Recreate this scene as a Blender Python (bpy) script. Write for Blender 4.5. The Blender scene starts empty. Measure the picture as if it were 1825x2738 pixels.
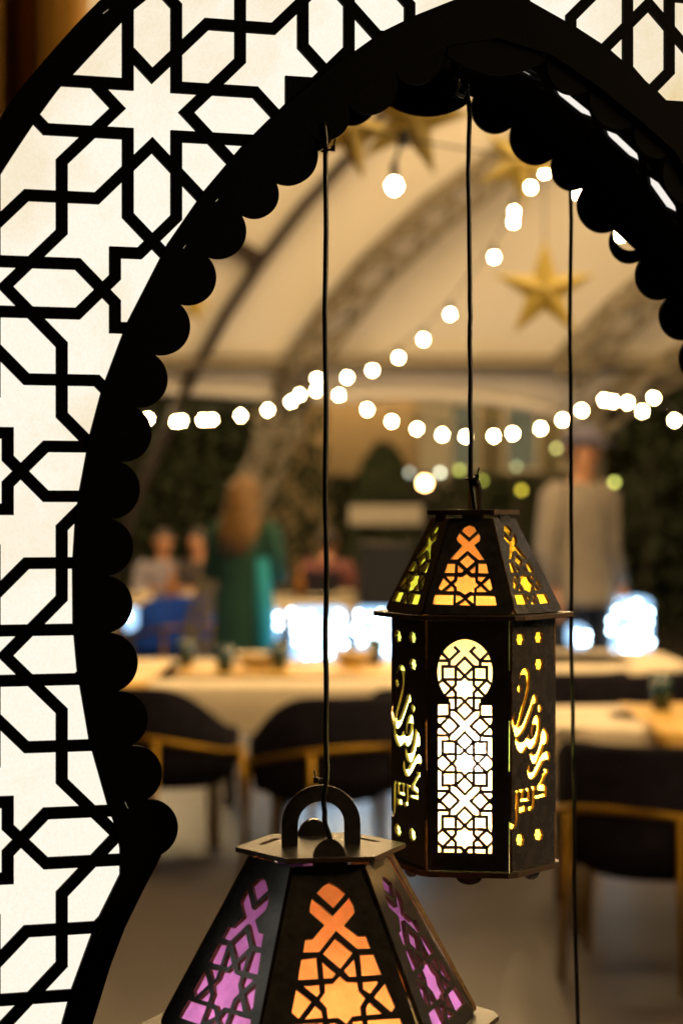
import bpy, bmesh, math, random
from mathutils import Vector, Matrix, noise
from mathutils.geometry import delaunay_2d_cdt
random.seed(7)
R_ = math.radians
sc = bpy.context.scene
COL = sc.collection
V = Vector

# ------------------------------------------------------------------ camera, world, exposure
H = 1.45                       # eye height, m
FPX, CX, CY = 5324.0, 912.5, 1369.0
cam_d = bpy.data.cameras.new('camera')
cam = bpy.data.objects.new('camera', cam_d); COL.objects.link(cam)
cam.location = (0, 0, H); cam.rotation_euler = (R_(90), 0, 0)
cam_d.sensor_fit = 'VERTICAL'; cam_d.sensor_height = 36; cam_d.lens = 70
cam_d.clip_start = 0.05; cam_d.clip_end = 400
cam_d.dof.use_dof = True; cam_d.dof.focus_distance = 1.87; cam_d.dof.aperture_fstop = 4.3
sc.camera = cam
W = bpy.data.worlds.new('World'); sc.world = W; W.use_nodes = True
nt = W.node_tree
sky = nt.nodes.new('ShaderNodeTexSky'); sky.sky_type = 'NISHITA'; sky.sun_disc = False
sky.sun_elevation = R_(3); sky.sun_rotation = R_(200)
nt.links.new(sky.outputs[0], nt.nodes['Background'].inputs[0])
nt.nodes['Background'].inputs[1].default_value = 0.0015      # night
vs = sc.view_settings
sc.display_settings.display_device = 'sRGB'
vs.view_transform = 'Standard'; vs.look = 'None'; vs.exposure = 0; vs.gamma = 1; vs.use_curve_mapping = False
cy = sc.cycles
cy.use_denoising = True
cy.max_bounces = 6; cy.diffuse_bounces = 3; cy.glossy_bounces = 3; cy.transmission_bounces = 5
cy.sample_clamp_indirect = 8; cy.caustics_reflective = False; cy.caustics_refractive = False
cy.use_light_tree = True

K = 1.1639                     # sheet units -> photograph pixels
def ray(u, v): return V(((u - CX) / FPX, 1.0, -(v - CY) / FPX))
def PS(u, v, Y): return V((0, 0, H)) + ray(u, v) * Y           # point at depth Y
def P(u, v, Y): return PS(u * K, v * K, Y)

# ------------------------------------------------------------------ materials
MATS = {}
def mat(name, col, rough=.6, metal=0, emit=0, ecol=None, spec=.5, noise_amt=0, nscale=30, bump=0, bscale=200, trans=0, alpha=1):
    if name in MATS: return MATS[name]
    m = bpy.data.materials.new(name); m.use_nodes = True; n = m.node_tree; b = n.nodes['Principled BSDF']
    b.inputs['Base Color'].default_value = (*col, 1); b.inputs['Roughness'].default_value = rough
    b.inputs['Metallic'].default_value = metal; b.inputs['Specular IOR Level'].default_value = spec
    b.inputs['Transmission Weight'].default_value = trans
    if emit:
        b.inputs['Emission Color'].default_value = (*(ecol or col), 1); b.inputs['Emission Strength'].default_value = emit
    tc = n.nodes.new('ShaderNodeTexCoord')
    if noise_amt:
        t = n.nodes.new('ShaderNodeTexNoise'); t.inputs['Scale'].default_value = nscale; t.inputs['Detail'].default_value = 5
        n.links.new(tc.outputs['Object'], t.inputs['Vector'])
        r = n.nodes.new('ShaderNodeValToRGB')
        lo = [c * (1 - noise_amt) for c in col]; hi = [min(1, c * (1 + noise_amt)) for c in col]
        r.color_ramp.elements[0].position = .3; r.color_ramp.elements[1].position = .7
        r.color_ramp.elements[0].color = (*lo, 1); r.color_ramp.elements[1].color = (*hi, 1)
        n.links.new(t.outputs[0], r.inputs[0]); n.links.new(r.outputs[0], b.inputs['Base Color'])
    if bump:
        t2 = n.nodes.new('ShaderNodeTexNoise'); t2.inputs['Scale'].default_value = bscale; t2.inputs['Detail'].default_value = 3
        n.links.new(tc.outputs['Object'], t2.inputs['Vector'])
        bp = n.nodes.new('ShaderNodeBump'); bp.inputs['Strength'].default_value = bump; bp.inputs['Distance'].default_value = .001
        n.links.new(t2.outputs[0], bp.inputs['Height']); n.links.new(bp.outputs[0], b.inputs['Normal'])
    MATS[name] = m
    return m

def film(name, col, speck=0.0, sscale=900, blotch=.12, clear=0):
    """coloured translucent foil: passes the lamp's light, tinted, with fibres and specks of its own"""
    m = bpy.data.materials.new(name); m.use_nodes = True; n = m.node_tree; n.nodes.clear()
    out = n.nodes.new('ShaderNodeOutputMaterial'); tr = n.nodes.new('ShaderNodeBsdfTranslucent')
    df = n.nodes.new('ShaderNodeBsdfDiffuse'); mx = n.nodes.new('ShaderNodeMixShader'); mx.inputs[0].default_value = .15
    df.inputs[0].default_value = (*[c * .5 for c in col], 1)
    tc = n.nodes.new('ShaderNodeTexCoord')
    t = n.nodes.new('ShaderNodeTexNoise'); t.inputs['Scale'].default_value = sscale; t.inputs['Detail'].default_value = 2
    n.links.new(tc.outputs['Object'], t.inputs['Vector'])
    r = n.nodes.new('ShaderNodeValToRGB')
    r.color_ramp.elements[0].position = .28; r.color_ramp.elements[1].position = .28 + .12
    r.color_ramp.elements[0].color = (*[c * (1 - speck) for c in col], 1); r.color_ramp.elements[1].color = (*col, 1)
    n.links.new(t.outputs[0], r.inputs[0])
    t2 = n.nodes.new('ShaderNodeTexNoise'); t2.inputs['Scale'].default_value = 60; t2.inputs['Detail'].default_value = 4
    n.links.new(tc.outputs['Object'], t2.inputs['Vector'])
    mr = n.nodes.new('ShaderNodeMapRange'); mr.inputs['From Min'].default_value = .3; mr.inputs['From Max'].default_value = .7
    mr.inputs['To Min'].default_value = 1 - blotch; mr.inputs['To Max'].default_value = 1
    n.links.new(t2.outputs[0], mr.inputs['Value'])
    mm = n.nodes.new('ShaderNodeMix'); mm.data_type = 'RGBA'; mm.blend_type = 'MULTIPLY'; mm.inputs[0].default_value = 1
    n.links.new(r.outputs[0], mm.inputs[6]); n.links.new(mr.outputs[0], mm.inputs[7])
    n.links.new(mm.outputs[2], tr.inputs[0])
    n.links.new(tr.outputs[0], mx.inputs[1]); n.links.new(df.outputs[0], mx.inputs[2])
    if clear:
        tp = n.nodes.new('ShaderNodeBsdfTransparent'); m2 = n.nodes.new('ShaderNodeMixShader'); m2.inputs[0].default_value = clear
        n.links.new(mx.outputs[0], m2.inputs[1]); n.links.new(tp.outputs[0], m2.inputs[2]); n.links.new(m2.outputs[0], out.inputs[0])
    else: n.links.new(mx.outputs[0], out.inputs[0])
    return m

def lit_sheet(name, col, strength):
    """back-lit opal sheet of the arch: fibrous, with yellow patches for stains and painted-in uneven back light"""
    m = bpy.data.materials.new(name); m.use_nodes = True; n = m.node_tree; n.nodes.clear()
    out = n.nodes.new('ShaderNodeOutputMaterial'); em = n.nodes.new('ShaderNodeEmission'); em.inputs[1].default_value = strength
    tc = n.nodes.new('ShaderNodeTexCoord')
    t = n.nodes.new('ShaderNodeTexNoise'); t.inputs['Scale'].default_value = 420; t.inputs['Detail'].default_value = 5
    n.links.new(tc.outputs['Object'], t.inputs['Vector'])
    r = n.nodes.new('ShaderNodeValToRGB'); r.color_ramp.elements[0].position = .3; r.color_ramp.elements[1].position = .62
    r.color_ramp.elements[0].color = (col[0] * .95, col[1] * .93, col[2] * .87, 1); r.color_ramp.elements[1].color = (*col, 1)
    n.links.new(t.outputs[0], r.inputs[0])
    t2 = n.nodes.new('ShaderNodeTexNoise'); t2.inputs['Scale'].default_value = 2.6; t2.inputs['Detail'].default_value = 6; t2.inputs['Roughness'].default_value = .6
    n.links.new(tc.outputs['Object'], t2.inputs['Vector'])
    r2 = n.nodes.new('ShaderNodeValToRGB'); r2.color_ramp.elements[0].position = .34; r2.color_ramp.elements[1].position = .55
    r2.color_ramp.elements[0].color = (.82, .69, .45, 1); r2.color_ramp.elements[1].color = (1, 1, 1, 1)  # yellow noise patches also stand in for uneven light from behind
    n.links.new(t2.outputs[0], r2.inputs[0])
    mm = n.nodes.new('ShaderNodeMix'); mm.data_type = 'RGBA'; mm.blend_type = 'MULTIPLY'; mm.inputs[0].default_value = 1
    n.links.new(r.outputs[0], mm.inputs[6]); n.links.new(r2.outputs[0], mm.inputs[7]); n.links.new(mm.outputs[2], em.inputs[0])
    n.links.new(em.outputs[0], out.inputs[0])
    return m

def glow(name, col, strength):
    m = bpy.data.materials.new(name); m.use_nodes = True; n = m.node_tree; n.nodes.clear()
    out = n.nodes.new('ShaderNodeOutputMaterial'); em = n.nodes.new('ShaderNodeEmission')
    em.inputs[0].default_value = (*col, 1); em.inputs[1].default_value = strength
    n.links.new(em.outputs[0], out.inputs[0]); return m

M_ARCH = mat('black_painted_board', (.0022, .002, .0018), .7, spec=.05, bump=.15, bscale=400)
M_LANT = mat('satin_black_lantern_board', (.050, .043, .039), .24, spec=.9, noise_amt=.3, nscale=90, bump=.06, bscale=900)
M_RAW = mat('pale_cut_board_edge', (.26, .15, .055), .7, noise_amt=.3, nscale=200)
M_EDGE = mat('raw_brown_board_edge', (.07, .036, .016), .7, noise_amt=.3, nscale=200)
M_CORD = mat('black_cord', (.010, .009, .008), .35, spec=.5)
M_PANE = lit_sheet('backlit_opal_sheet', (1.0, .93, .80), 1.06)
M_GOLD = mat('brushed_gold_metal', (.40, .23, .03), .45, metal=1)
M_VELVET = mat('dark_navy_velvet', (.016, .0135, .022), .9, spec=.15, noise_amt=.3, nscale=14)
M_BLUE = mat('bright_blue_velvet', (.012, .09, .62), .8, noise_amt=.3, nscale=14)
M_CLOTH = mat('cream_linen', (.80, .68, .50), .85, noise_amt=.08, nscale=9, bump=.3, bscale=600)
M_RUNNER = mat('gold_satin', (.72, .42, .07), .45, noise_amt=.25, nscale=12, bump=.4, bscale=40)
M_CREAM = mat('cream_paint', (.62, .55, .42), .6, noise_amt=.1)
M_TEAL = mat('dark_teal_glass', (.004, .035, .035), .12, spec=.8)
M_CANVAS = mat('white_tent_fabric', (.62, .57, .50), .9, noise_amt=.06, nscale=.5)
M_STEEL = mat('dark_brown_steel', (.035, .024, .018), .5, metal=.3)
M_TRUSS = mat('grey_aluminium_truss', (.20, .165, .11), .5, metal=.3)
M_STAR = mat('matt_gold_star', (.42, .31, .06), .5, noise_amt=.1)
M_FLOOR = mat('worn_grey_floor', (.062, .050, .045), .42, noise_amt=.22, nscale=1.3, bump=.3, bscale=60)
M_SKIN = mat('skin', (.50, .25, .14), .55)

# ------------------------------------------------------------------ builders
ORG = {}                       # world origin of each thing
def root(name, label, cat, loc=(0, 0, 0), rz=0, group=None):
    o = bpy.data.objects.new(name, None); COL.objects.link(o); o.empty_display_size = .05
    o.location = loc; o.rotation_euler = (0, 0, rz); ORG[o.name] = V(loc)
    return tag(o, label, cat, group)
def tag(o, label=None, cat=None, group=None, kind=None):
    if label: o['label'] = label
    if cat: o['category'] = cat
    if group: o['group'] = group
    if kind: o['kind'] = kind
    return o
def obj(name, vs_, fs, m, parent=None, smooth=False, world=True, edge_from=None):
    """one mesh object; with world=True the vertices are world points and the parent's origin is taken off"""
    me = bpy.data.meshes.new(name)
    off = V((0, 0, 0))
    if parent is not None and world:
        p = parent
        while p is not None and p.name not in ORG: p = p.parent
        if p is not None: off = ORG[p.name]
    me.from_pydata([tuple(V(v) - off) for v in vs_], [], fs); me.update()
    if m: me.materials.append(m)
    if edge_from is not None:                     # laser-cut edges show the raw brown board
        me.materials.append(M_EDGE if 'plate' in name else M_RAW)
        for p_ in me.polygons[edge_from:]: p_.material_index = 1
    if smooth:
        for p_ in me.polygons: p_.use_smooth = True
    o = bpy.data.objects.new(name, me); COL.objects.link(o)
    if parent is not None: o.parent = parent
    return o
def bevel(o, w=.002, seg=2):
    b = o.modifiers.new('bevel', 'BEVEL'); b.width = w; b.segments = seg; b.limit_method = 'ANGLE'; return o
class MB:
    def __init__(s): s.v = []; s.f = []
    def add(s, v, f):
        n = len(s.v); s.v += [V(p) for p in v]; s.f += [tuple(i + n for i in q) for q in f]; return s
    def box(s, c, d, rot=None):
        c = V(c); x, y, z = d[0] / 2, d[1] / 2, d[2] / 2
        v = [V((a, b, e)) for a in (-x, x) for b in (-y, y) for e in (-z, z)]
        if rot is not None: v = [rot @ p for p in v]
        return s.add([p + c for p in v], [(0, 1, 3, 2), (4, 6, 7, 5), (0, 4, 5, 1), (2, 3, 7, 6), (0, 2, 6, 4), (1, 5, 7, 3)])
    def tube(s, path, r, n=8, cap=True):
        path = [V(p) for p in path]; rs = r if isinstance(r, (list, tuple)) else [r] * len(path)
        vv = []; up = V((.31, .17, .93))
        for i, p in enumerate(path):
            t = (path[min(i + 1, len(path) - 1)] - path[max(i - 1, 0)]).normalized()
            if i == 0:
                a = t.cross(up if abs(t.dot(up)) < .9 else V((1, 0, 0))).normalized()
            else:
                a = (a - t * a.dot(t)).normalized()
            b = t.cross(a)
            vv += [p + (a * math.cos(2 * math.pi * k / n) + b * math.sin(2 * math.pi * k / n)) * rs[i] for k in range(n)]
        ff = [(i * n + k, i * n + (k + 1) % n, (i + 1) * n + (k + 1) % n, (i + 1) * n + k) for i in range(len(path) - 1) for k in range(n)]
        if cap: ff += [tuple(reversed(range(n))), tuple((len(path) - 1) * n + k for k in range(n))]
        return s.add(vv, ff)
    def loft(s, rings, n=20, cap=True):
        """rings: (cx, cy, z, rx, ry)"""
        vv = [V((c[0] + c[3] * math.cos(2 * math.pi * k / n), c[1] + c[4] * math.sin(2 * math.pi * k / n), c[2])) for c in rings for k in range(n)]
        ff = [(i * n + k, i * n + (k + 1) % n, (i + 1) * n + (k + 1) % n, (i + 1) * n + k) for i in range(len(rings) - 1) for k in range(n)]
        if cap: ff += [tuple(reversed(range(n))), tuple((len(rings) - 1) * n + k for k in range(n))]
        return s.add(vv, ff)
    def sphere(s, c, r, n=12, m=8, sc_=(1, 1, 1)):
        c = V(c); rings = []
        for i in range(m + 1):
            a = -math.pi / 2 + math.pi * i / m
            rings.append((c.x, c.y, c.z + r * sc_[2] * math.sin(a), max(1e-4, r * sc_[0] * math.cos(a)), max(1e-4, r * sc_[1] * math.cos(a))))
        return s.loft(rings, n)
    def make(s, name, m, parent=None, smooth=False, world=True): return obj(name, s.v, s.f, m, parent, smooth, world)

def ccw(poly):
    a = sum(p[0] * q[1] - q[0] * p[1] for p, q in zip(poly, poly[1:] + poly[:1]))
    return list(poly) if a > 0 else list(reversed(poly))
def cut_sheet(keep, cut=(), clip=None, want_holes=False):
    """flat sheet from overlapping outlines: triangles in any KEEP and no CUT (and in CLIP)"""
    vs2, fs, kinds = [], [], []
    for kind, polys in (('k', keep), ('c', cut), ('l', [clip] if clip else [])):
        for p in polys:
            p = ccw([tuple(q) for q in p]); n = len(vs2)
            vs2 += [V(q) for q in p]; fs.append(list(range(n, n + len(p)))); kinds.append(kind)
    v, e, f, _, _, of = delaunay_2d_cdt(vs2, [], fs, 1, 1e-6, True)
    K_, H_ = [], []
    for tri, ids in zip(f, of):
        ks = {kinds[i] for i in ids}
        if clip and 'l' not in ks: continue
        if 'k' in ks and 'c' not in ks: K_.append(tuple(tri))
        elif want_holes: H_.append(tuple(tri))
    return v, K_, H_
def extrude(v2, tris, fr, t0, t1):
    """triangles of a sheet -> solid between offsets t0 (front) and t1 (behind) along -normal of the frame"""
    used = sorted({i for t in tris for i in t}); mp = {i: k for k, i in enumerate(used)}; n = len(used)
    vv = [fr(v2[i][0], v2[i][1], -t0) for i in used] + [fr(v2[i][0], v2[i][1], -t1) for i in used]
    ff, cnt = [], {}
    for t in tris:
        a = [mp[i] for i in t]
        ff.append(tuple(a)); ff.append(tuple(n + i for i in reversed(a)))
        for i in range(len(a)): cnt[(a[i], a[(i + 1) % len(a)])] = 1
    for (a, b) in list(cnt):
        if (b, a) not in cnt: ff.append((b, a, n + a, n + b))
    return vv, ff
def frame(O, ex, ey):
    O, ex, ey = V(O), V(ex).normalized(), V(ey).normalized(); n = ex.cross(ey)
    def fr(a, b, c=0): return O + ex * a + ey * b + n * c
    def inv(u, v):
        d = ray(u, v); C = V((0, 0, H)); t = (O - C).dot(n) / d.dot(n); q = C + d * t - O
        return (q.dot(ex), q.dot(ey))
    fr.inv = inv; fr.n = n; fr.O = O; fr.ex = ex; fr.ey = ey
    return fr
def comps(tris):
    par = {}
    def find(x):
        while par[x] != x: par[x] = par[par[x]]; x = par[x]
        return x
    ed = {}
    for i, t in enumerate(tris):
        par[i] = i
        for k in range(len(t)):
            ed.setdefault(frozenset((t[k], t[(k + 1) % len(t)])), []).append(i)
    for l in ed.values():
        for i in l[1:]: par[find(i)] = find(l[0])
    g = {}
    for i in range(len(tris)): g.setdefault(find(i), []).append(tris[i])
    return list(g.values())
def circle2(c, r, n=28, ry=None):
    ry = ry or r
    return [(c[0] + r * math.cos(2 * math.pi * k / n), c[1] + ry * math.sin(2 * math.pi * k / n)) for k in range(n)]
def strap(path, w, ext=True):
    """mitred quads along an open 2D path"""
    p = [V(q) for q in path]
    if ext:
        p[0] = p[0] - (p[1] - p[0]).normalized() * w / 2; p[-1] = p[-1] + (p[-1] - p[-2]).normalized() * w / 2
    L, Rr = [], []
    for i in range(len(p)):
        d0 = (p[i] - p[i - 1]).normalized() if i else None
        d1 = (p[i + 1] - p[i]).normalized() if i < len(p) - 1 else None
        if d0 is None or d1 is None:
            d = d1 if d0 is None else d0; m = V((-d.y, d.x)) * w / 2
        else:
            n0, n1 = V((-d0.y, d0.x)), V((-d1.y, d1.x)); m = (n0 + n1); m = m / m.length; m = m * (w / 2) / max(.3, m.dot(n0))
        L.append(p[i] + m); Rr.append(p[i] - m)
    return [[tuple(Rr[i]), tuple(Rr[i + 1]), tuple(L[i + 1]), tuple(L[i])] for i in range(len(p) - 1)]
def copy_tree(o, parent=None):
    c = o.copy(); COL.objects.link(c)
    if parent is not None: c.parent = parent
    for ch in o.children: copy_tree(ch, c)
    return c

# ------------------------------------------------------------------ ground and the dark world outside
gm = MB()
gm.add([(-60, -30, 0), (60, -30, 0), (60, 120, 0), (-60, 120, 0)], [(0, 1, 2, 3)])
tag(gm.make('ground', mat('night_soil', (.03, .028, .02), .9, noise_amt=.3, nscale=2)), kind='structure')
fm = MB(); fm.box((0, 9.0, .03), (26, 26, .05)); tag(fm.make('floor', M_FLOOR), kind='structure')

# ------------------------------------------------------------------ the arch (light box with strapwork face)
TH, S, A0, B0 = .29006, .16347, -.17794, .36318
Y0 = 1.85
AF = frame((0, Y0, H), (math.cos(TH), math.sin(TH), 0), (0, 0, 1))
DEPTH = .215
BF = frame(AF(0, 0, -DEPTH), AF.ex, AF.ey)
a_ = lambda pts: [AF.inv(u * K, v * K) for u, v in pts]
INNER = [(1041, 0), (956, 34), (876, 73), (820, 113), (753, 160), (700, 205), (618, 273), (553, 338), (469, 438), (385, 560),
         (293, 740), (276, 784), (243, 872), (233, 900), (207, 998), (183, 1127), (173, 1200), (167, 1300), (168, 1434),
         (177, 1535), (205, 1700), (248, 1852), (267, 1903), (276, 1950), (276, 2010), (230, 2103), (210, 2150), (164, 2276), (143, 2352)]
CUSP = [(635, 415), (550, 483), (473, 583), (413, 695), (350, 810), (312, 935), (277, 1060), (255, 1192), (249, 1323), (250, 1455),
        (270, 1590), (300, 1716), (338, 1839), (370, 1966)]
TAIL = [(326, 2051), (287, 2131), (253, 2221), (213, 2352)]
AX = AF.inv(1327, 0)[0]
inner = a_(INNER)
apex_h = AF.inv(1327, -48)[1]
cusp = a_(CUSP)
tail = a_(TAIL)
rc = a_([(1264, 125), (1364, 193), (1466, 275)]) + [BF.inv(1344 * K, 426 * K)]
mir = lambda pts: [(2 * AX - s, h) for s, h in reversed(pts)]
# cusps nearer the crown, taken over from the right side
crown = sorted([(2 * AX - s, h) for s, h in rc], key=lambda q: -q[1])
left_cusps = crown + cusp
left_cusps = [left_cusps[0], left_cusps[1]] + [q for q in left_cusps[2:]]
floor_h = .09 - H
left_in = [(AX, apex_h)] + inner + [(inner[-1][0] - .012, inner[-1][1] - .10), (inner[-1][0] - .012, floor_h)]
left_edge = left_cusps + tail + [(tail[-1][0] - .012, tail[-1][1] - .10), (tail[-1][0] - .012, floor_h)]
# rim: from the lattice's end to the line of cusps
in_full = left_in[::-1] + mir(left_in)[::-1][1:] if False else list(reversed(left_in)) + [(2 * AX - s, h) for s, h in left_in[1:]]
top_edge = (AX, left_cusps[0][1] + .012)
edge_full = list(reversed(left_edge)) + [top_edge] + [(2 * AX - s, h) for s, h in left_edge]
def offset_out(pts, d):
    out = []
    for i, p in enumerate(pts):
        a, b = V(pts[max(0, i - 1)]), V(pts[min(len(pts) - 1, i + 1)]); t = (b - a).normalized()
        out.append(tuple(V(p) + V((-t.y, t.x)) * d))
    return out
band_l = [(AX, apex_h + .24)] + [q for q in a_([(640, -85), (455, -90), (335, 0), (286, 45), (165, 175), (138, 202), (97, 257), (80, 282), (0, 405), (-75, 540), (-150, 720),
     (-205, 900), (-240, 1080), (-258, 1290), (-250, 1480), (-225, 1680), (-180, 1880), (-160, 2000), (-190, 2120), (-235, 2250), (-255, 2400)])]
band_l = band_l + [(band_l[-1][0], floor_h)]
out_l = [(AX, apex_h + .31)] + [q for q in a_([(640, -165), (420, -150), (230, 0), (50, 200), (0, 278), (-140, 500), (-235, 720), (-292, 900), (-330, 1080), (-350, 1290), (-340, 1480),
     (-315, 1690), (-270, 1890), (-250, 2000), (-280, 2120), (-325, 2250), (-345, 2400)])]
out_l = out_l + [(out_l[-1][0], floor_h)]
def smooth_line(p, n=6):
    p = [V(q) for q in p]; out = []
    for i in range(len(p) - 1):
        a, b, c, d = p[max(0, i - 1)], p[i], p[i + 1], p[min(len(p) - 1, i + 2)]
        for k in range(n):
            t = k / n; out.append(tuple(.5 * (2 * b + (c - a) * t + (2 * a - 5 * b + 4 * c - d) * t * t + (3 * b - a - 3 * c + d) * t ** 3)))
    return out + [tuple(p[-1])]
band_l = smooth_line(band_l[:-1]) + band_l[-1:]; out_l = smooth_line(out_l[:-1]) + out_l[-1:]
mirr = lambda l: list(reversed(l)) + [(2 * AX - s, h) for s, h in l[1:]]
OUT, BAND, INN, EDG = mirr(out_l), mirr(band_l), mirr(left_in), edge_full
poly_body = OUT + list(reversed(EDG))
poly_lat = BAND + list(reversed(INN))
rim_out = OUT + list(reversed(BAND)); rim_in = INN + list(reversed(EDG))

def straps_in(smin, smax, hmin, hmax):
    d, w = .1359, .064
    base = [[(d, d), (d, .587), (-.07, .793), (-.207, .793)], [(0, .192), (d, d + .192), (.308, .5), (.5, .5)]]
    out = []
    for i in range(-8, 12):
        for j in range(-12, 6):
            if (i + j) % 2: continue
            c = V((A0 + S * i, B0 + S * j))
            if not (smin - 1.3 * S < c.x < smax + 1.3 * S and hmin - 1.3 * S < c.y < hmax + 1.3 * S): continue
            for k in range(4):
                ca, sa = ((1, 0), (0, 1), (-1, 0), (0, -1))[k]
                for mx_ in (1, -1):
                    for bi, pth in enumerate(base):
                        if bi == 1 and i == 0 and j == 0 and (ca * mx_ * .5 - sa * .5, sa * mx_ * .5 + ca * .5) == (-.5, .5): pth = [pth[0], (d - .034, d + .158)]   # left open at the upper left rim
                        q = [(mx_ * x, y) for x, y in pth]; q = [(ca * x - sa * y, sa * x + ca * y) for x, y in q]
                        out += strap([(c.x + S * x, c.y + S * y) for x, y in q], w * S)
    return out
ss = [p[0] for p in OUT]; hh = [p[1] for p in OUT]
quads = straps_in(min(ss), max(ss), min(hh), max(hh))
slits = []
for (u, v, ang, L) in [(245, 24, -40, 12), (500, 459, -50, 8), (425, 567, -55, 9), (291, 1848, 65, 18), (229, 2142, -60, 8), (208, 1375, 88, 15)]:
    c = V(AF.inv(u * K, v * K)); d = V((math.cos(R_(-ang)), math.sin(R_(-ang)))); n_ = V((-d.y, d.x)); k = 3.9e-4
    slits.append([tuple(c + d * L * k * a + n_ * 1.6 * k * b) for a, b in ((-1, -1), (1, -1), (1, 1), (-1, 1))])
arch = root('arch_light_box', 'tall black keyhole arch with a back-lit star lattice face and scalloped inner edge', 'arch',
            (AF(AX, 0, 0).x, AF(AX, 0, 0).y, 0))
# clip straps by the band outline, then lay the rims over it
v2, K_, H_ = cut_sheet(quads, (), poly_lat, True)
def c_area(c): return sum(abs((V(v2[t[1]]) - V(v2[t[0]])).cross(V(v2[t[2]]) - V(v2[t[0]]))) / 2 for t in c)
holes = comps(H_)
for c in holes:                                     # slivers at the border are left solid
    if c_area(c) < (8e-5 if v2[c[0][0]].y > -.2 else 4e-6): K_ += c
holes = [c for c in holes if c_area(c) >= (8e-5 if v2[c[0][0]].y > -.2 else 4e-6)]
vv, ff = extrude(v2, K_, AF, 0, .006)
obj('lattice_panel', vv, ff, M_ARCH, arch)
for c in holes:
    ar = sum(abs((V(v2[t[1]]) - V(v2[t[0]])).cross(V(v2[t[2]]) - V(v2[t[0]]))) / 2 for t in c)
    if ar < 4e-6: continue
    vv, ff = extrude(v2, c, AF, .0045, .0075)
    obj('pane', vv, ff, M_PANE, arch)
v3, K3, H3 = cut_sheet([rim_in], slits)
vv, ff = extrude(v3, K3, AF, -.001, .008); obj('inner_rim', vv, ff, M_ARCH, arch)
v3, K3, H3 = cut_sheet([rim_out], slits)
vv, ff = extrude(v3, K3, AF, -.001, .008); obj('outer_rim', vv, ff, M_ARCH, arch)
M_SLIT = glow('light_leak', (.9, .75, .5), .6)
for s_ in slits:
    obj('light_slit', [AF(x, y, -.009) for x, y in s_], [(0, 1, 2, 3)], M_SLIT, arch)
def scallop_row(cusps, off, hole_at=None):
    for i in range(len(cusps) - 1):
        p, q = V(cusps[i]), V(cusps[i + 1]); d = q - p; n_ = V((-d.y, d.x)).normalized()
        for mirror in (0, 1):
            c = (p + q) / 2 - V((0, 0)) + n_ * d.length * -.07 * (1 if n_.x < 0 else 1)
            c = (p + q) / 2 + (n_ if n_.dot(V((AX, -.05)) - p) < 0 else -n_) * d.length * .07
            cc = (2 * AX - c.x, c.y) if mirror else tuple(c)
            rr = d.length * .507
            yield mirror, i, cc, rr
def disc_plate(c, r, z0, z1, cut=(), clip=None):
    v, k, _ = cut_sheet([circle2(c, r, 64)], cut, clip); return extrude(v, k, AF, z0, z1)
for z0, rowname in ((.004, 'front'), (DEPTH - .005, 'back')):
    for mirror, i, c, r in scallop_row(left_cusps, z0):
        cut = ()
        if rowname == 'back' and mirror and i == 4:
            cut = [circle2(BF.inv(1441 * K, 536 * K), r * .84, 32)]
        zz = z0 + (.0004 if i % 2 else 0)
        vv, ff = disc_plate(c, r, zz, zz + .006, cut); obj('scallop', vv, ff, M_ARCH, arch)
    # the broad crown disc
    w_ = AX - left_cusps[0][0]
    bot = AF.inv(1327, 195)[1]; hc = left_cusps[0][1]; sag = hc - bot
    r = (w_ * w_ + sag * sag) / (2 * sag)
    vv, ff = disc_plate((AX, bot + r), r * 1.01, z0 - .001, z0 + .005, (), [(AX - w_ * 1.05, bot - .02), (AX + w_ * 1.05, bot - .02), (AX + w_ * .8, hc + .014), (AX - w_ * .8, hc + .014)]); obj('scallop', vv, ff, M_ARCH, arch)
# back board
v3, K3, _ = cut_sheet([poly_body]); vv, ff = extrude(v3, K3, AF, DEPTH - .011, DEPTH - .006); obj('back_board', vv, ff, M_ARCH, arch)
def wall_strip(line, z0, z1, name, m, thick=.006, sgn=1):
    o2 = offset_out(line, thick * sgn); mb = MB(); n = len(line)
    vv = [AF(x, y, -z0) for x, y in line] + [AF(x, y, -z1) for x, y in line] + [AF(x, y, -z0) for x, y in o2] + [AF(x, y, -z1) for x, y in o2]
    ff = []
    for i in range(n - 1):
        ff += [(i, i + 1, n + i + 1, n + i), (2 * n + i + 1, 2 * n + i, 3 * n + i, 3 * n + i + 1), (i + 1, i, 2 * n + i, 2 * n + i + 1), (n + i, n + i + 1, 3 * n + i + 1, 3 * n + i)]
    return obj(name, vv, ff, m, arch)
wall_strip(OUT, .009, DEPTH - .012, 'outer_wall', M_ARCH, .006, -1)
# soffit: a wall between the plates with a run of elongated openings
def lerp_lines(A, B, t, n=90):
    def res(L):
        L = [V(p) for p in L]; cum = [0]
        for i in range(1, len(L)): cum.append(cum[-1] + (L[i] - L[i - 1]).length)
        out = []; j = 0
        for k in range(n + 1):
            x = cum[-1] * k / n
            while j < len(L) - 2 and cum[j + 1] < x: j += 1
            out.append(L[j].lerp(L[j + 1], (x - cum[j]) / max(1e-9, cum[j + 1] - cum[j])))
        return out
    return [tuple(a.lerp(b, t)) for a, b in zip(res(A), res(B))]
sof_a = lerp_lines(left_in[:26], [(AX, left_cusps[0][1])] + left_cusps, .72, 60)
sof_l = sof_a + lerp_lines(left_in[26:], tail + left_edge[-2:], .6, 14)
SOF = mirr(sof_l)
Ls = [0]
for i in range(1, len(SOF)): Ls.append(Ls[-1] + (V(SOF[i]) - V(SOF[i - 1])).length)
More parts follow.
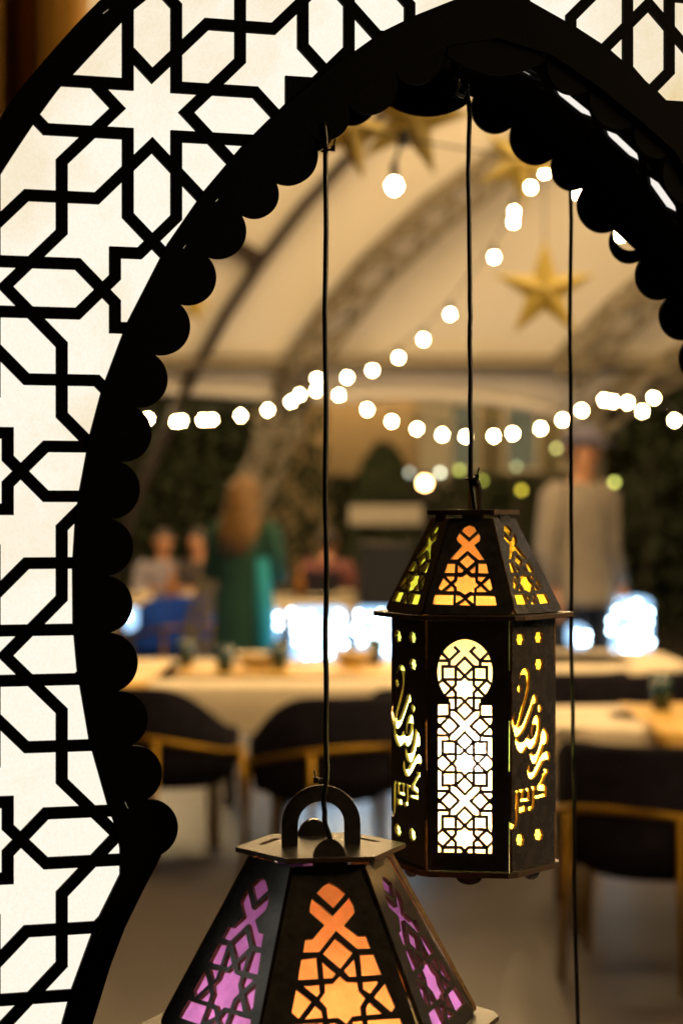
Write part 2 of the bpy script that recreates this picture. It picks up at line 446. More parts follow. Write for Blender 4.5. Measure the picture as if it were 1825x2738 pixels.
def sof_pt(l, dep, off=0):
    j = 0
    while j < len(SOF) - 2 and Ls[j + 1] < l: j += 1
    a, b = V(SOF[j]), V(SOF[j + 1]); t = (b - a).normalized(); p = a.lerp(b, (l - Ls[j]) / (Ls[j + 1] - Ls[j])) + V((-t.y, t.x)) * off
    return AF(p.x, p.y, -dep)
cuts = []; per = .0665; ph = .0535
for k in range(int(Ls[-1] / per)):
    l0 = k * per + ph; cm = .095
    if l0 < Ls[-1] * .5: continue          # only the right flank is pierced
    cuts.append([(l0, cm), (l0 + .012, cm - .012), (l0 + .041, cm - .012), (l0 + .053, cm), (l0 + .041, cm + .012), (l0 + .012, cm + .012)])
    cuts.append([(l0 + .0535, cm - .016), (l0 + .0657, cm - .016), (l0 + .0596, cm - .009)])
    cuts.append([(l0 + .0535, cm + .016), (l0 + .0657, cm + .016), (l0 + .0596, cm + .009)])
outl = [(l, .009) for l in Ls] + [(l, DEPTH - .012) for l in reversed(Ls)]
v3, K3, H3 = cut_sheet([outl], cuts, None, False)
class SF:
    def __call__(s, a, b, c=0): return sof_pt(a, b, -c)
vv, ff = extrude(v3, K3, SF(), 0, .003); obj('soffit_wall', vv, ff, M_ARCH, arch)
M_SOF = glow('lit_soffit_sheet', (1, .93, .84), .95)
for c in cuts:
    obj('soffit_pane', [sof_pt(a, b, .0042) for a, b in c], [tuple(range(len(c)))], M_SOF, arch)
print('arch tris', len(K_), 'holes', len(comps(H_)))
# metal rod strung behind the crown, between the plates
rod = MB(); rod.tube([PS(1385, 175, 2.0), PS(1600, 285, 2.02)], .003, 8); rod.make('brace_rod', M_CORD, arch)

# ------------------------------------------------------------------ lanterns
def rot_pts(az, r): return V((math.sin(az) * r, -math.cos(az) * r, 0))
ROOF1 = [[(715,468),(735,440),(768,424),(800,436),(820,468),(768,515)],
 [(700,478),(766,540),(832,482),(845,510),(840,540),(803,568),(875,670),(835,672),(755,607),(685,668),(632,668),(716,570),(690,545),(677,520)],
 [(755,632),(808,680),(752,730),(700,682)], [(618,692),(668,692),(666,762),(594,762)], [(832,694),(885,694),(902,766),(830,764)],
 [(688,706),(732,742),(715,760),(686,760)], [(810,710),(808,764),(785,764),(768,744)],
 [(748,766),(775,788),(808,790),(808,820),(832,848),(800,872),(800,900),(775,892),(738,914),(700,890),(682,888),(680,862),(658,838),(684,812),(686,786),(718,786)],
 [(604,782),(662,782),(662,806),(640,826)], [(828,786),(885,788),(850,826),(828,812)], [(586,796),(630,838),(572,884),(552,868)],
 [(910,800),(928,872),(912,888),(862,840)], [(598,890),(642,852),(660,870),(658,892)], [(820,896),(820,872),(848,852),(892,896)],
 [(530,910),(656,912),(654,986),(510,982)], [(816,916),(944,920),(958,990),(814,990)], [(674,914),(700,916),(728,940),(674,972)],
 [(780,916),(796,918),(796,975),(752,940)], [(738,950),(775,990),(692,988)]]
ROOF1 = [[(960 + x * .38265, 1240 + y * .38265) for x, y in p] for p in ROOF1]
ROOF2 = [[(575,268),(640,190),(705,152),(790,195),(878,270),(748,425)],
 [(527,320),(745,503),(915,310),(960,390),(975,465),(865,602),(1005,715),(1090,710),(1138,845),(1000,852),(775,660),(600,885),(434,888),(455,755),(535,745),(655,602),(500,468),(505,400)],
 [(770,740),(950,890),(822,1058),(640,905)], [(415,960),(572,940),(590,1165),(378,1178)], [(1025,912),(1172,905),(1255,1120),(1045,1135)],
 [(632,985),(775,1108),(735,1158),(648,1163)], [(968,958),(992,1140),(915,1145),(860,1080)],
 [(818,1135),(890,1195),(1000,1198),(1015,1290),(1085,1365),(1032,1450),(1040,1548),(945,1560),(885,1635),(800,1572),(690,1580),(680,1470),(605,1390),(660,1310),(660,1218),(750,1210)],
 [(435,1240),(600,1225),(608,1310),(575,1355)], [(1058,1195),(1205,1183),(1220,1200),(1132,1318),(1062,1275)],
 [(362,1275),(520,1405),(385,1580),(312,1520)], [(1290,1212),(1395,1455),(1355,1512),(1175,1360)],
 [(452,1588),(560,1445),(628,1500),(635,1575)], [(1098,1545),(1090,1470),(1130,1410),(1265,1530)],
 [(290,1640),(640,1625),(650,1830),(230,1850)], [(1105,1595),(1445,1575),(1530,1790),(1120,1810)],
 [(690,1630),(780,1625),(850,1690),(700,1790)], [(1050,1600),(960,1612),(920,1690),(1065,1770)], [(880,1720),(1010,1815),(770,1825)]]
ROOF2 = [[(700 + x * .2551, 2320 + y * .2551) for x, y in p] for p in ROOF2]
TXT = [[(183,640),(200,585),(225,530),(250,508),(285,522),(305,565),(306,640),(298,740),(275,840),(245,945),(218,1040),(195,1130),(180,1190),(150,1180),(165,1120),(185,1040),(212,950),(242,850),(266,745),(274,680),(270,620),(258,585),(238,578),(210,600)],
 [(138,975),(143,1060),(150,1120),(165,1150),(190,1160),(215,1140),(240,1090),(270,1020),(300,940),(322,880),(335,830),(355,793),(380,815),(390,850),(386,890),(362,895),(345,940),(320,1010),(290,1090),(260,1165),(225,1225),(185,1258),(150,1252),(128,1195),(115,1110),(118,1040)],
 [(150,1250),(175,1262),(185,1300),(210,1325),(245,1310),(270,1270),(288,1230),(300,1270),(318,1290),(345,1270),(365,1230),(380,1180),(385,1130),(370,1118),(350,1140),(338,1190),(335,1250),(322,1255),(318,1200),(325,1140),(345,1070),(375,1020),(400,1015),(417,1060),(418,1150),(410,1240),(385,1330),(350,1380),(320,1395),(295,1385),(285,1360),(265,1400),(235,1435),(205,1430),(170,1390),(150,1330)],
 [(450,1152),(480,1180),(505,1230),(508,1290),(495,1340),(465,1335),(445,1400),(420,1470),(395,1530),(365,1558),(335,1545),(315,1500),(310,1450),(325,1410),(335,1440),(350,1465),(375,1450),(395,1400),(415,1330),(430,1240)],
 [(300,1557),(303,1610),(315,1650),(340,1640),(370,1580),(410,1500),(450,1440),(495,1412),(520,1430),(527,1490),(515,1522),(490,1505),(460,1520),(430,1580),(390,1660),(350,1715),(320,1722),(290,1690),(278,1630),(285,1580)],
 [(452,1610),(505,1603),(512,1640),(490,1660),(460,1720),(435,1780),(470,1778),(487,1800),(487,1905),(360,1935),(365,1900),(460,1875),(462,1840),(400,1840),(388,1810),(395,1785),(420,1740),(450,1670),(470,1645)],
 [(325,1800),(375,1795),(372,1830),(355,1840),(358,1960),(345,2030),(310,2068),(290,2050),(290,2020),(315,2015),(330,1980),(335,1840)],
 [(200,1940),(300,1915),(310,1950),(205,1968)], [(262,1815),(305,1810),(308,1840),(298,1850),(305,1930),(275,1935),(278,1850),(265,1840)],
 [(200,1830),(245,1825),(245,1850),(232,1865),(235,1940),(205,1945),(210,1865),(198,1850)],
 [(160,1845),(185,1830),(195,1850),(180,1880),(180,2050),(175,2150),(165,2220),(140,2260),(110,2260),(98,2230),(105,2195),(125,2200),(140,2215),(150,2150),(150,1900)],
 circle2((195, 738), 23, 16, 43), circle2((415, 950), 25, 16, 45), circle2((212, 2055), 22, 16, 38), circle2((248, 2040), 25, 16, 38)]
def star8(c, rx, ry):
    out = []
    for k in range(16):
        q = 1 if k % 2 == 0 else .765
        out.append((c[0] + rx * q * math.sin(math.pi * k / 8), c[1] - ry * q * math.cos(math.pi * k / 8)))
    return out
TXT += [star8(c, 50, 76) for c in ((207, 205), (407, 180), (412, 472), (203, 2376), (405, 2320))]
TXT = [[(1340 + x * .24658, 1660 + y * .24658) for x, y in p] for p in TXT]
def front_straps():
    """the strapwork of the lantern's arched window, in its own drawing units"""
    w = 22; L = []
    def add(p, c): L.append([(c[0] + x, c[1] + y) for x, y in p])
    for j, cyy in enumerate((595, 1380, 2165)):
        c = (397, cyy)
        for sx in (1, -1):
            for sy in (1, -1):
                add([(0, sy * 325), (sx * 95, sy * 230), (0, sy * 135), (-sx * 40, sy * 95), (-sx * 232, sy * 95)], c)
                add([(sx * 95, sy * 230), (sx * 95, sy * 40), (sx * 135, 0), (sx * 230, -sy * 95), (sx * 300, -sy * 30)], c)
                if not (j == 0 and sy > 0):
                    add([(sx * 95, sy * 230), (sx * 232, sy * 230), (sx * 232, sy * 95)], c)
                    add([(sx * 162, sy * 230), (sx * 162, sy * 292)], c)
                else:
                    add([(sx * 95, 225), (sx * 162, 225), (sx * 162, 160)], c); add([(sx * 162, 225), (sx * 162, 292)], c)
                add([(sx * 300, sy * 292), (sx * 162, sy * 292)], c)
                add([(sx * 62, sy * 392), (sx * 162, sy * 294), (sx * 300, sy * 432)], c)
                add([(sx * 62, sy * 392), (sx * 100, sy * 430)], c)
    return L, w
FS, FW = front_straps()
FSC = (1140, 1690, .2551)

def hex_plate(name, R, z, t, rot, C, m, parent, holes=(), R_round=.0):
    pts = []
    for k in range(6):
        a0 = rot + R_(60 * k - 30)
        if R_round:
            c = V((math.sin(a0), -math.cos(a0))) * R
            for s_ in (-1, 1):
                a1 = a0 + R_(60 * s_); d = (V((math.sin(a1), -math.cos(a1))) * R - c).normalized()
                pts.append(tuple(c + d * R_round))
        else: pts.append((math.sin(a0) * R, -math.cos(a0) * R))
    v, k, _ = cut_sheet([pts], holes)
    fr = frame((C.x, C.y, z), (1, 0, 0), (0, 1, 0)); vv, ff = extrude(v, k, fr, 0, t)
    return bevel(obj(name, vv, ff, m, parent, edge_from=2 * len(k)), .0004, 1)

def lantern(label, group, C, rot, sheet, zs, rads, roofpat, films, body_films, lamp_z, lamp, tab_scale=1, twist={}, tabs={}, plates=(.005, .0044, .0052)):
    """zs: top plate, roof top, roof bottom (mid plate top), body top, body bottom; rads: top plate, roof top, roof bottom, mid plate, body, base"""
    rt = root('hanging_lantern', label, 'lantern', (C.x, C.y, zs[4] - .006), 0, group)
    T = .003
    kk = tab_scale
    # roof panels
    first = None
    for k in range(6):
        az = rot + R_(60 * k); ap = math.cos(R_(30))
        b = C + rot_pts(az, rads[2] * ap); b.z = zs[2]; t = C + rot_pts(az, rads[1] * ap); t.z = zs[1]
        fr = frame(b, (math.cos(az), math.sin(az), 0), t - b); L = (t - b).length
        if k in twist:                             # a loose panel, turned a little in its slots
            az += twist[k]; e2 = V((math.cos(az), math.sin(az), 0)); up = (t - b).normalized()
            n2 = V((math.sin(az), -math.cos(az), 0)); ti = math.acos(up.z) + R_(1); fr = frame(b, e2, V((0, 0, math.cos(ti))) - n2 * math.sin(ti))
        if first is None:
            first = [[fr.inv(u, v) for u, v in p] for p in roofpat]
        wb, wt = rads[2] / 2 - .0011 * kk, rads[1] / 2 - .0011 * kk; rr = .006 * kk
        wr = wb - (wb - wt) * rr / L
        out = [(-wb + rr, .0005), (wb - rr, .0005), (wb - rr * .3, rr * .3), (wr, rr), (wt, L), (-wt, L), (-wr, rr), (-wb + rr * .3, rr * .3)]
        v, kp, _ = cut_sheet([out], first); vv, ff = extrude(v, kp, fr, 0, T * kk ** .5)
        pn = obj('roof_panel', vv, ff, M_LANT, rt, edge_from=2 * len(kp))
        fo = [fr(x, y, -T * kk ** .5 - .0008) for x, y in ((-wb * .93, .004), (wb * .93, .004), (wt * .93, L - .001), (-wt * .93, L - .001))]
        obj('film', fo, [(0, 1, 2, 3)], films[k % len(films)], pn)
        # rounded tab through the top plate
        tb = MB(); tw = .0085 * kk
        arc = [(tw * math.cos(a), .0105 * kk * math.sin(a)) for a in [math.pi * i / 10 for i in range(11)]]
        fr2 = frame(fr(0, L - .004 * kk, 0), fr.ex, V((0, 0, 1)) - fr.n * .15)
        tri = [(0, i, i + 1) for i in range(1, 10)]
        base_h = (zs[0] - zs[1]) + tabs.get(k, (.004, 1))[0]; arc = [(x, y * tabs.get(k, (.004, 1))[1]) for x, y in arc]
        pts2 = [(-tw, 0)] + [(tw, 0), (tw, base_h)] + [(x, y + base_h) for x, y in arc[1:-1]] + [(-tw, base_h)]
        v, kp, _ = cut_sheet([pts2]); vv, ff = extrude(v, kp, fr2, 0, T * kk ** .5)
        if k in tabs: obj('tab', vv, ff, M_LANT, rt)
    # plates
    slots = []
    for k in range(6):
        az = rot + R_(60 * k + 0); c = V((math.sin(az), -math.cos(az))) * rads[0] * .66; e = V((math.cos(az), math.sin(az))); n_ = V((math.sin(az), -math.cos(az)))
        if k in (2, 4): slots.append([tuple(c + e * a * .0105 * kk + n_ * bq * .0018 * kk) for a, bq in ((-1, -1), (1, -1), (1, 1), (-1, 1))])
    hex_plate('top_plate', rads[0], zs[0], plates[0], rot, C, M_LANT, rt, slots)
    hex_plate('middle_plate', rads[3], zs[2] - .0006, plates[1], rot, C, M_LANT, rt, [circle2((0, 0), rads[1] * 1.7, 30)], .006 * kk)
    # body panels
    ap = math.cos(R_(30)); Hh = zs[3] - zs[4]
    txt = None; win = None
    for k in range(6):
        az = rot + R_(60 * k); b = C + rot_pts(az, rads[4] * ap); b.z = zs[4]
        fr = frame(b, (math.cos(az), math.sin(az), 0), (0, 0, 1)); hw = rads[4] / 2 - .0007 * kk
        if sheet['frames'].get(k) is None: sheet['frames'][k] = (fr, hw, Hh)
    for k in range(6):
        fr, hw, Hh_ = sheet['frames'][k] if sheet['own'] else (None, None, None)
        az = rot + R_(60 * k); b = C + rot_pts(az, rads[4] * ap); b.z = zs[4]
        fr = frame(b, (math.cos(az), math.sin(az), 0), (0, 0, 1)); hw = rads[4] / 2 - .0007 * kk
        fingers = [(-hw, 0), (hw, 0)]
        nt_ = 5; fw = .0022 * kk
        for i in range(nt_):
            y0, y1 = Hh * i / nt_, Hh * (i + 1) / nt_
            x = hw + (0 if i % 2 else -fw); fingers += [(x, max(y0, 1e-5)), (x, y1 - 1e-5 if i == nt_ - 1 else y1)]
        lf = []
        for i in range(nt_):
            y0, y1 = Hh * i / nt_, Hh * (i + 1) / nt_
            x = -hw + (0 if not i % 2 else 0); lf += [(x, y0), (x, y1)]
        out = [(-hw, 0), (hw - fw, 0)] + fingers[2:] + [(-hw, Hh)]
        out = [p for i, p in enumerate(out) if i == 0 or (V(p) - V(out[i - 1])).length > 1e-6]
        if sheet['own']:
            if k % 2 == 0:
                ff0 = sheet['frames'][0][0]; iv = lambda x, y: ff0.inv(FSC[0] + x * FSC[2], FSC[1] + y * FSC[2])
                rect = [iv(117, 760), iv(117, 2310), iv(680, 2326), iv(680, 772)]
                ell = [iv(400 + 290 * math.cos(a), 422 + 345 * math.sin(a)) for a in [2 * math.pi * i / 44 for i in range(44)]]
                sx = (rect[2][0] - rect[0][0]) / 563; w = FW * sx * 1.42
                qs = []
                for pth in FS: qs += strap([iv(x, y + (x - 397) * .012) for x, y in pth], w)
                wx0, wx1 = rect[0][0], rect[2][0]
                shoulder = [iv(238, 700), iv(560, 700), iv(560, 800), iv(238, 800)]
                v, kp, hp = cut_sheet(qs, (), None, False)
                # body plate with the window, straps laid in it
                quads_in = qs
                v, kp, _ = cut_sheet([out], [rect, ell, shoulder]); vv, ff_ = extrude(v, kp, fr, 0, T * kk ** .5)
                pn = obj('body_panel', vv, ff_, M_LANT, rt, edge_from=2 * len(kp))
                vs_, ks_ = [], []
                mb = MB()
                for clip in (rect, ell, shoulder):
                    pass
                v, kp, _ = cut_two(qs, [rect, ell, shoulder]); vv, ff_ = extrude(v, kp, fr, .0004, T * kk ** .5 - .0003)
                obj('window_strapwork', vv, ff_, M_LANT, pn, edge_from=2 * len(kp))
            else:
                ff1 = sheet['frames'][1][0]
                if txt is None: txt = [[ff1.inv(u, v) for u, v in p] for p in TXT]
                v, kp, _ = cut_sheet([out], txt); vv, ff_ = extrude(v, kp, fr, 0, T * kk ** .5)
                pn = obj('body_panel', vv, ff_, M_LANT, rt, edge_from=2 * len(kp))
        else:
            wn = [(-hw * .55, Hh * .1), (hw * .55, Hh * .1), (hw * .55, Hh * .7)] + [(hw * .55 * math.cos(a), Hh * .7 + hw * .7 * math.sin(a)) for a in [math.pi * i / 12 for i in range(1, 12)]] + [(-hw * .55, Hh * .7)]
            v, kp, _ = cut_sheet([out], [wn]); vv, ff_ = extrude(v, kp, fr, 0, T * kk ** .5)
            pn = obj('body_panel', vv, ff_, M_LANT, rt, edge_from=2 * len(kp))
        g = hw * .93
        obj('film', [fr(x, y, -T * kk ** .5 - .0008) for x, y in ((-g, .003), (g, .003), (g, Hh - .003), (-g, Hh - .003))], [(0, 1, 2, 3)], body_films[k % len(body_films)], pn)
        # lug under the base
        tw = .012 * kk; lp = [(tw * math.cos(a), -.0075 * kk * math.sin(a) - .0055 * kk ** .7) for a in [math.pi * i / 12 for i in range(13)]]
        v, kp, _ = cut_sheet([lp]); vv, ff_ = extrude(v, kp, fr, .001, .001 + T * kk ** .5); obj('lug', vv, ff_, M_LANT, rt)
        # small rest for the middle plate
        sb = MB(); q = fr(0, Hh - .0045 * kk, .0022 * kk); sb.box(q, (.018 * kk, .0042 * kk, .0032 * kk), Matrix.Rotation(az, 3, 'Z')); sb.make('tab', M_LANT, rt)
    hex_plate('base_plate', rads[5], zs[4] - .0004, plates[2], rot, C, M_LANT, rt, (), .006 * kk)
    lb = MB(); lb.sphere((C.x, C.y, lamp_z), .016 * kk ** .5, 16, 10, (1, 1, 1.3)); lb.make('bulb', lamp, rt, True)
    sk = MB(); sk.tube([(C.x, C.y, lamp_z + .022), (C.x, C.y, lamp_z + .06)], .012, 12); sk.make('lamp_socket', M_CORD, rt)
    return rt
def cut_two(qs, clips):
    """straps kept only inside the union of several outlines"""
    vs2, fs, kinds = [], [], []
    for kind, polys in (('k', qs), ('l', clips)):
        for p in polys:
            p = ccw([tuple(q) for q in p]); n = len(vs2); vs2 += [V(q) for q in p]; fs.append(list(range(n, n + len(p)))); kinds.append(kind)
    v, e, f, _, _, of = delaunay_2d_cdt(vs2, [], fs, 1, 1e-7, True)
    return v, [tuple(t) for t, ids in zip(f, of) if {'k', 'l'} <= {kinds[i] for i in ids}], None

YB, YF = 1.93, 1.80
zB = lambda v: H - (v * K - CY) / FPX * YB
zF = lambda v: H - (v * K - CY) / FPX * YF
sB, sF = K / FPX * YB, K / FPX * YF
CB = P(1086, 0, YB); CB.z = 0
CF = P(737, 0, YF); CF.z = 0
F_OR = film('orange_film', (.90, .37, .10), .55, 1500)
F_GR = film('green_film', (.36, .50, .07), .75, 1300, .3)
F_YE = film('yellow_film', (.92, .64, .05), .35, 1500)
F_WH = film('cream_film', (.58, .45, .25), .2, 1200, .12, .05)
F_PG = film('pale_green_film', (.26, .42, .15), .5, 900)
F_PU = film('purple_film', (.33, .13, .52), .25, 700, .3)
F_PI = film('orange_paper_film', (1.0, .33, .105), .15, 900, .2)
LAMP1 = glow('warm_lantern_bulb', (1, .70, .38), 1000)
LAMP2 = glow('warm_large_lantern_bulb', (1, .76, .45), 110)
sheetB = {'own': True, 'frames': {}}
lanB = lantern('smaller black hexagonal lantern, hung right of centre, glowing with green, orange and yellow windows', 'hanging lanterns in the arch',
    CB, R_(-7), sheetB, (zB(1171), zB(1190), zB(1403), zB(1415), zB(1972)), (106 * sB, 97 * sB, 206 * sB, 236 * sB, 189 * sB, 203 * sB), ROOF1,
    [F_OR, F_YE, F_YE, F_GR, F_OR, F_GR], [F_WH, F_YE, F_WH, F_PG, F_WH, F_PG], zB(1730), LAMP1, 1, {}, {0: (.001, .2), 1: (.0015, .22), 5: (.0015, .22), 3: (.001, .25)})
sheetF = {'own': False, 'frames': {}}
lanF = lantern('larger black lantern cut off by the bottom edge, with orange and purple roof windows', 'hanging lanterns in the arch',
    CF, R_(8), sheetF, (zF(1941), zF(1962), zF(2341), zF(2356), zF(3150)), (197 * sF, 169 * sF, 376 * sF, 425 * sF, 345 * sF, 370 * sF), ROOF2,
    [F_PI, F_PU], [F_WH, F_PU], zF(2440), LAMP2, 1.75, {1: R_(4)}, {0: (.003, 1), 3: (.004, 1), 1: (.0, .15)}, (.0045, .0046, .006))
# handles
def handle(parent, C, z0, half_out, half_in, height, az, t):
    fr = frame(V((C.x, C.y, z0)), (math.cos(az), math.sin(az), 0), (0, 0, 1)); hs = height - half_out
    o = [(half_out, -.012), (half_out, hs)] + [(half_out * math.cos(a), hs + half_out * math.sin(a)) for a in [math.pi * i / 24 for i in range(1, 24)]] + [(-half_out, hs), (-half_out, -.012),
         (-half_in, -.012), (-half_in, hs)] + [(half_in * math.cos(a), hs + half_in * math.sin(a)) for a in [math.pi * (24 - i) / 24 for i in range(1, 24)]] + [(half_in, hs), (half_in, -.012)]
    v, k, _ = cut_sheet([o]); vv, ff = extrude(v, k, fr, -t / 2, t / 2); return bevel(obj('handle', vv, ff, M_LANT, parent), .0004, 1)
handle(lanF, CF, zF(1941), 91 * sF, 54 * sF, 138 * sF, R_(8), .0042)
handle(lanB, CB + V((.002, 0, 0)), zB(1171), 42 * sB, 26 * sB, 72 * sB, R_(-76), .0034)
# cords
def cord(label, pts, r, ties=()):
    loc = V(pts[0])
    rt = root('lamp_cord', label, 'cord', (loc.x, loc.y, loc.z), 0, 'lamp cords hanging through the arch')
    dense = []
    for i in range(len(pts) - 1):
        for k in range(6): dense.append(V(pts[i]).lerp(V(pts[i + 1]), k / 6))
    dense.append(V(pts[-1]))
    rj = random.Random(len(label)); dense = [dense[0]] + [q + V((rj.gauss(0, .0007), rj.gauss(0, .0007), 0)) for q in dense[1:-1]] + [dense[-1]]
    sm = [dense[0]] + [(dense[i - 1] + dense[i] * 2 + dense[i + 1]) / 4 for i in range(1, len(dense) - 1)] + [dense[-1]]
    c = MB(); c.tube(sm, r, 10); c.make('cable', M_CORD, rt, True)
    for p, tilt in ties:
        p = V(p); tm = MB()
        ring = [p + V((math.cos(a) * .0045, math.sin(a) * .0045, .0012 * math.sin(a + tilt))) for a in [2 * math.pi * i / 14 for i in range(15)]]
        tm.tube(ring, .0011, 6); tm.box(p + V((.0058 if tilt >= 0 else -.0058, -.003, .001)), (.0042, .004, .005)); tm.tube([p + V((.006 if tilt >= 0 else -.006, -.003, .002)), p + V((.008 if tilt >= 0 else -.007, -.004, .010))], .0009, 6)
        tm.make('cable_tie', M_CORD, rt)
    return rt
yf = YF - .008
cord('black cord of the larger lantern, passing over its handle', [P(742, 282, 1.85), P(748, 340, 1.85), P(748, 900, 1.84), P(749, 1400, 1.82), P(750, 1700, yf), P(749, 1795, yf - .004), P(741, 1840, yf - .004), P(748, 1890, yf), P(760, 1945, yf + .004)], .0024,
     [(P(750, 345, 1.85), 1), (P(740, 1793, yf), -1)])
cord('black cord from the crown down to the smaller lantern', [P(1072, 195, 1.96), P(1077, 260, 1.95), P(1076, 420, 1.945), P(1080, 700, 1.94), P(1078, 780, 1.935), P(1081, 1000, YB), P(1079, 1095, YB), P(1084, 1130, YB), P(1092, 1175, YB)], .0024,
     [(P(1080, 1098, YB), 1)])
cord('black cord hanging alone right of the smaller lantern', [P(1307, 345, 2.16), P(1310, 500, 2.16), P(1309, 800, 2.16), P(1312, 1180, 2.15), P(1311, 1500, 2.15), P(1318, 1800, 2.14), P(1317, 2000, 2.14), P(1326, 2352, 2.13), P(1328, 2500, 2.12)], .0022)
# tangle of wire and tape at the crown
tw = MB()
tw.tube([P(1048 + 9 * math.cos(t * 1.3), 150 + t * 9, 1.93 + .008 * math.sin(t * 1.9)) for t in range(9)], .0016, 6)
tw.tube([P(1040, 145, 1.93), P(1052, 180, 1.925), P(1046, 215, 1.93), P(1062, 222, 1.94), P(1072, 198, 1.95)], .0022, 6)
tag(tw.make('wire_knot', mat('shiny_black_tape', (.02, .018, .016), .18), smooth=True), 'twisted black wire knot under the crown of the arch', 'wire')

# ------------------------------------------------------------------ tent
VC, VR = 4.0, 9.2
def canopy_hit(u, v, inset=0):
    d = ray(u * K, v * K); R = VR - inset
    a = d.y ** 2 + d.z ** 2; b = 2 * (-VC * d.y + H * d.z); c = VC ** 2 + H ** 2 - R * R
    t = (-b + math.sqrt(b * b - 4 * a * c)) / (2 * a); return V((0, 0, H)) + d * t
edge = [(-1200, 900), (-300, 880), (250, 890), (430, 895), (740, 915), (900, 905), (1060, 908), (1200, 930), (1330, 965), (1420, 920), (1568, 815), (1900, 600)]
ept = [canopy_hit(*q) for q in edge]
def phi(p): return math.atan2(p.z, p.y - VC)
def edge_phi(x):
    if x <= ept[0].x: return phi(ept[0])
    for a, b in zip(ept, ept[1:]):
        if x <= b.x:
            t = (x - a.x) / (b.x - a.x); t = t * t * (3 - 2 * t) if False else t
            return phi(a) * (1 - t) + phi(b) * t
    return phi(ept[-1])
tent = root('tent', 'vaulted white event tent over the dining floor, its fabric lit warm', 'tent', (0, VC, 0))
cm = MB(); nx, nph = 72, 40; vv = []; ff = []
for i in range(nx + 1):
    x = -9 + 18 * i / nx; p0 = edge_phi(x)
    for j in range(nph + 1):
        a = p0 + (R_(104) - p0) * (j / nph) ** 1.3; r = VR + .05 * math.sin(x * 2.1 + .6) * min(1, j / 6)
        vv.append((x, VC + r * math.cos(a), r * math.sin(a)))
for i in range(nx):
    for j in range(nph):
        k = i * (nph + 1) + j; ff.append((k, k + nph + 1, k + nph + 2, k + 1))
fab = obj('fabric', vv, ff, M_CANVAS, tent, True); sm = fab.modifiers.new('thickness', 'SOLIDIFY'); sm.thickness = .012
# hem roll along the lower edge
hem = MB(); hem.tube([V((x, VC + (VR - .02) * math.cos(edge_phi(x)), (VR - .02) * math.sin(edge_phi(x)))) for x in [-8.9 + 17.8 * i / 60 for i in range(61)]], .035, 8)
hem.make('hem', M_CANVAS, tent, True)
def line3(pts, inset=.12, y_end=None): return [canopy_hit(u, v, inset) for u, v in pts]
rib = [(1180, -40), (1050, 80), (895, 240), (800, 362), (700, 470), (600, 600), (520, 720), (450, 850), (400, 950), (350, 1060), (300, 1180)]
rp = line3(rib[:8]); foot = [P(u, v, 13.0) for u, v in rib[8:]] ; rp += foot
last = rp[-1]; rp.append(V((last.x - .35, 13.05, .05)))
rm = MB(); rm.tube(rp, .036, 8); rm.make('arched_rib', M_STEEL, tent, True)
br = MB(); br.tube([canopy_hit(600, 598, .12), canopy_hit(555, 570, .1), canopy_hit(470, 555, .1)], .05, 6); br.make('brace', M_STEEL, tent)
def truss(pts, ys, w, name='truss'):
    c = [p for p in pts]; mb = MB(); n = len(c)
    L, Rr, D = [], [], []
    for i in range(n):
        t = (c[min(n - 1, i + 1)] - c[max(0, i - 1)]).normalized(); s_ = t.cross(V((0, -1, .25)).normalized()).normalized(); o_ = s_.cross(t)
        L.append(c[i] + s_ * w / 2); Rr.append(c[i] - s_ * w / 2); D.append(c[i] + o_ * w * .8)
    for l in (L, Rr, D): mb.tube(l, .022, 6)
    for i in range(n - 1):
        mb.tube([L[i], Rr[i + 1]], .016, 5); mb.tube([Rr[i], L[i + 1]], .016, 5); mb.tube([L[i], D[i + 1]], .014, 5); mb.tube([Rr[i], D[i + 1]], .014, 5)
    return mb.make(name, M_TRUSS, tent)
def resample(pts, step=.28):
    out = [pts[0]]
    for a, b in zip(pts, pts[1:]):
        n = max(1, round((b - a).length / step)); out += [a.lerp(b, k / n) for k in range(1, n + 1)]
    return out
t2 = line3([(1420, 180), (1280, 290), (1140, 385), (1000, 490), (860, 620), (770, 730), (700, 830)], .22) + [P(660, 930, 12.9), P(610, 1070, 13), P(560, 1170, 13.0), P(500, 1330, 13.1), P(420, 1640, 13.1)]
truss(resample(t2), None, .22)
t3 = line3([(1900, 380), (1700, 500), (1510, 655), (1430, 725), (1340, 815), (1290, 870)], .22)
truss(resample(t3), None, .24)
t4 = line3([(1800, 690), (1568, 835), (1480, 880), (1400, 940)], .15) + [P(1345, 1010, 12.9), P(1345, 1090, 13), P(1350, 1600, 13)]
truss(resample(t4), None, .2)
pur = MB(); pur.tube([V((x, VC + (VR - .10) * math.cos(phi(canopy_hit(700, 828))), (VR - .10) * math.sin(phi(canopy_hit(700, 828))))) for x in (-6, -3, 0, 3, 6)], .055, 8)
pur.make('purlin', M_TRUSS, tent, True)

dm = MB(); n = 40; rows = []
for j in range(9):
    z = .06 + 3.6 * j / 8
    rows.append([V((-1.75 + 1.24 * k / n, 4.0 + .05 * math.sin(k * .95) + .02 * math.sin(k * 2.3 + j * .4), z)) for k in range(n + 1)])
dm.v = [p for r in rows for p in r]; dm.f = [(j * (n + 1) + k, j * (n + 1) + k + 1, (j + 1) * (n + 1) + k + 1, (j + 1) * (n + 1) + k) for j in range(8) for k in range(n)]
o = dm.make('drape', mat('dark_brown_drape', (.42, .20, .02), .8, noise_amt=.15, nscale=5), None, True); o.modifiers.new('thickness', 'SOLIDIFY').thickness = .008
tag(o, 'dark brown drape hanging beyond the upper left of the arch', 'curtain')
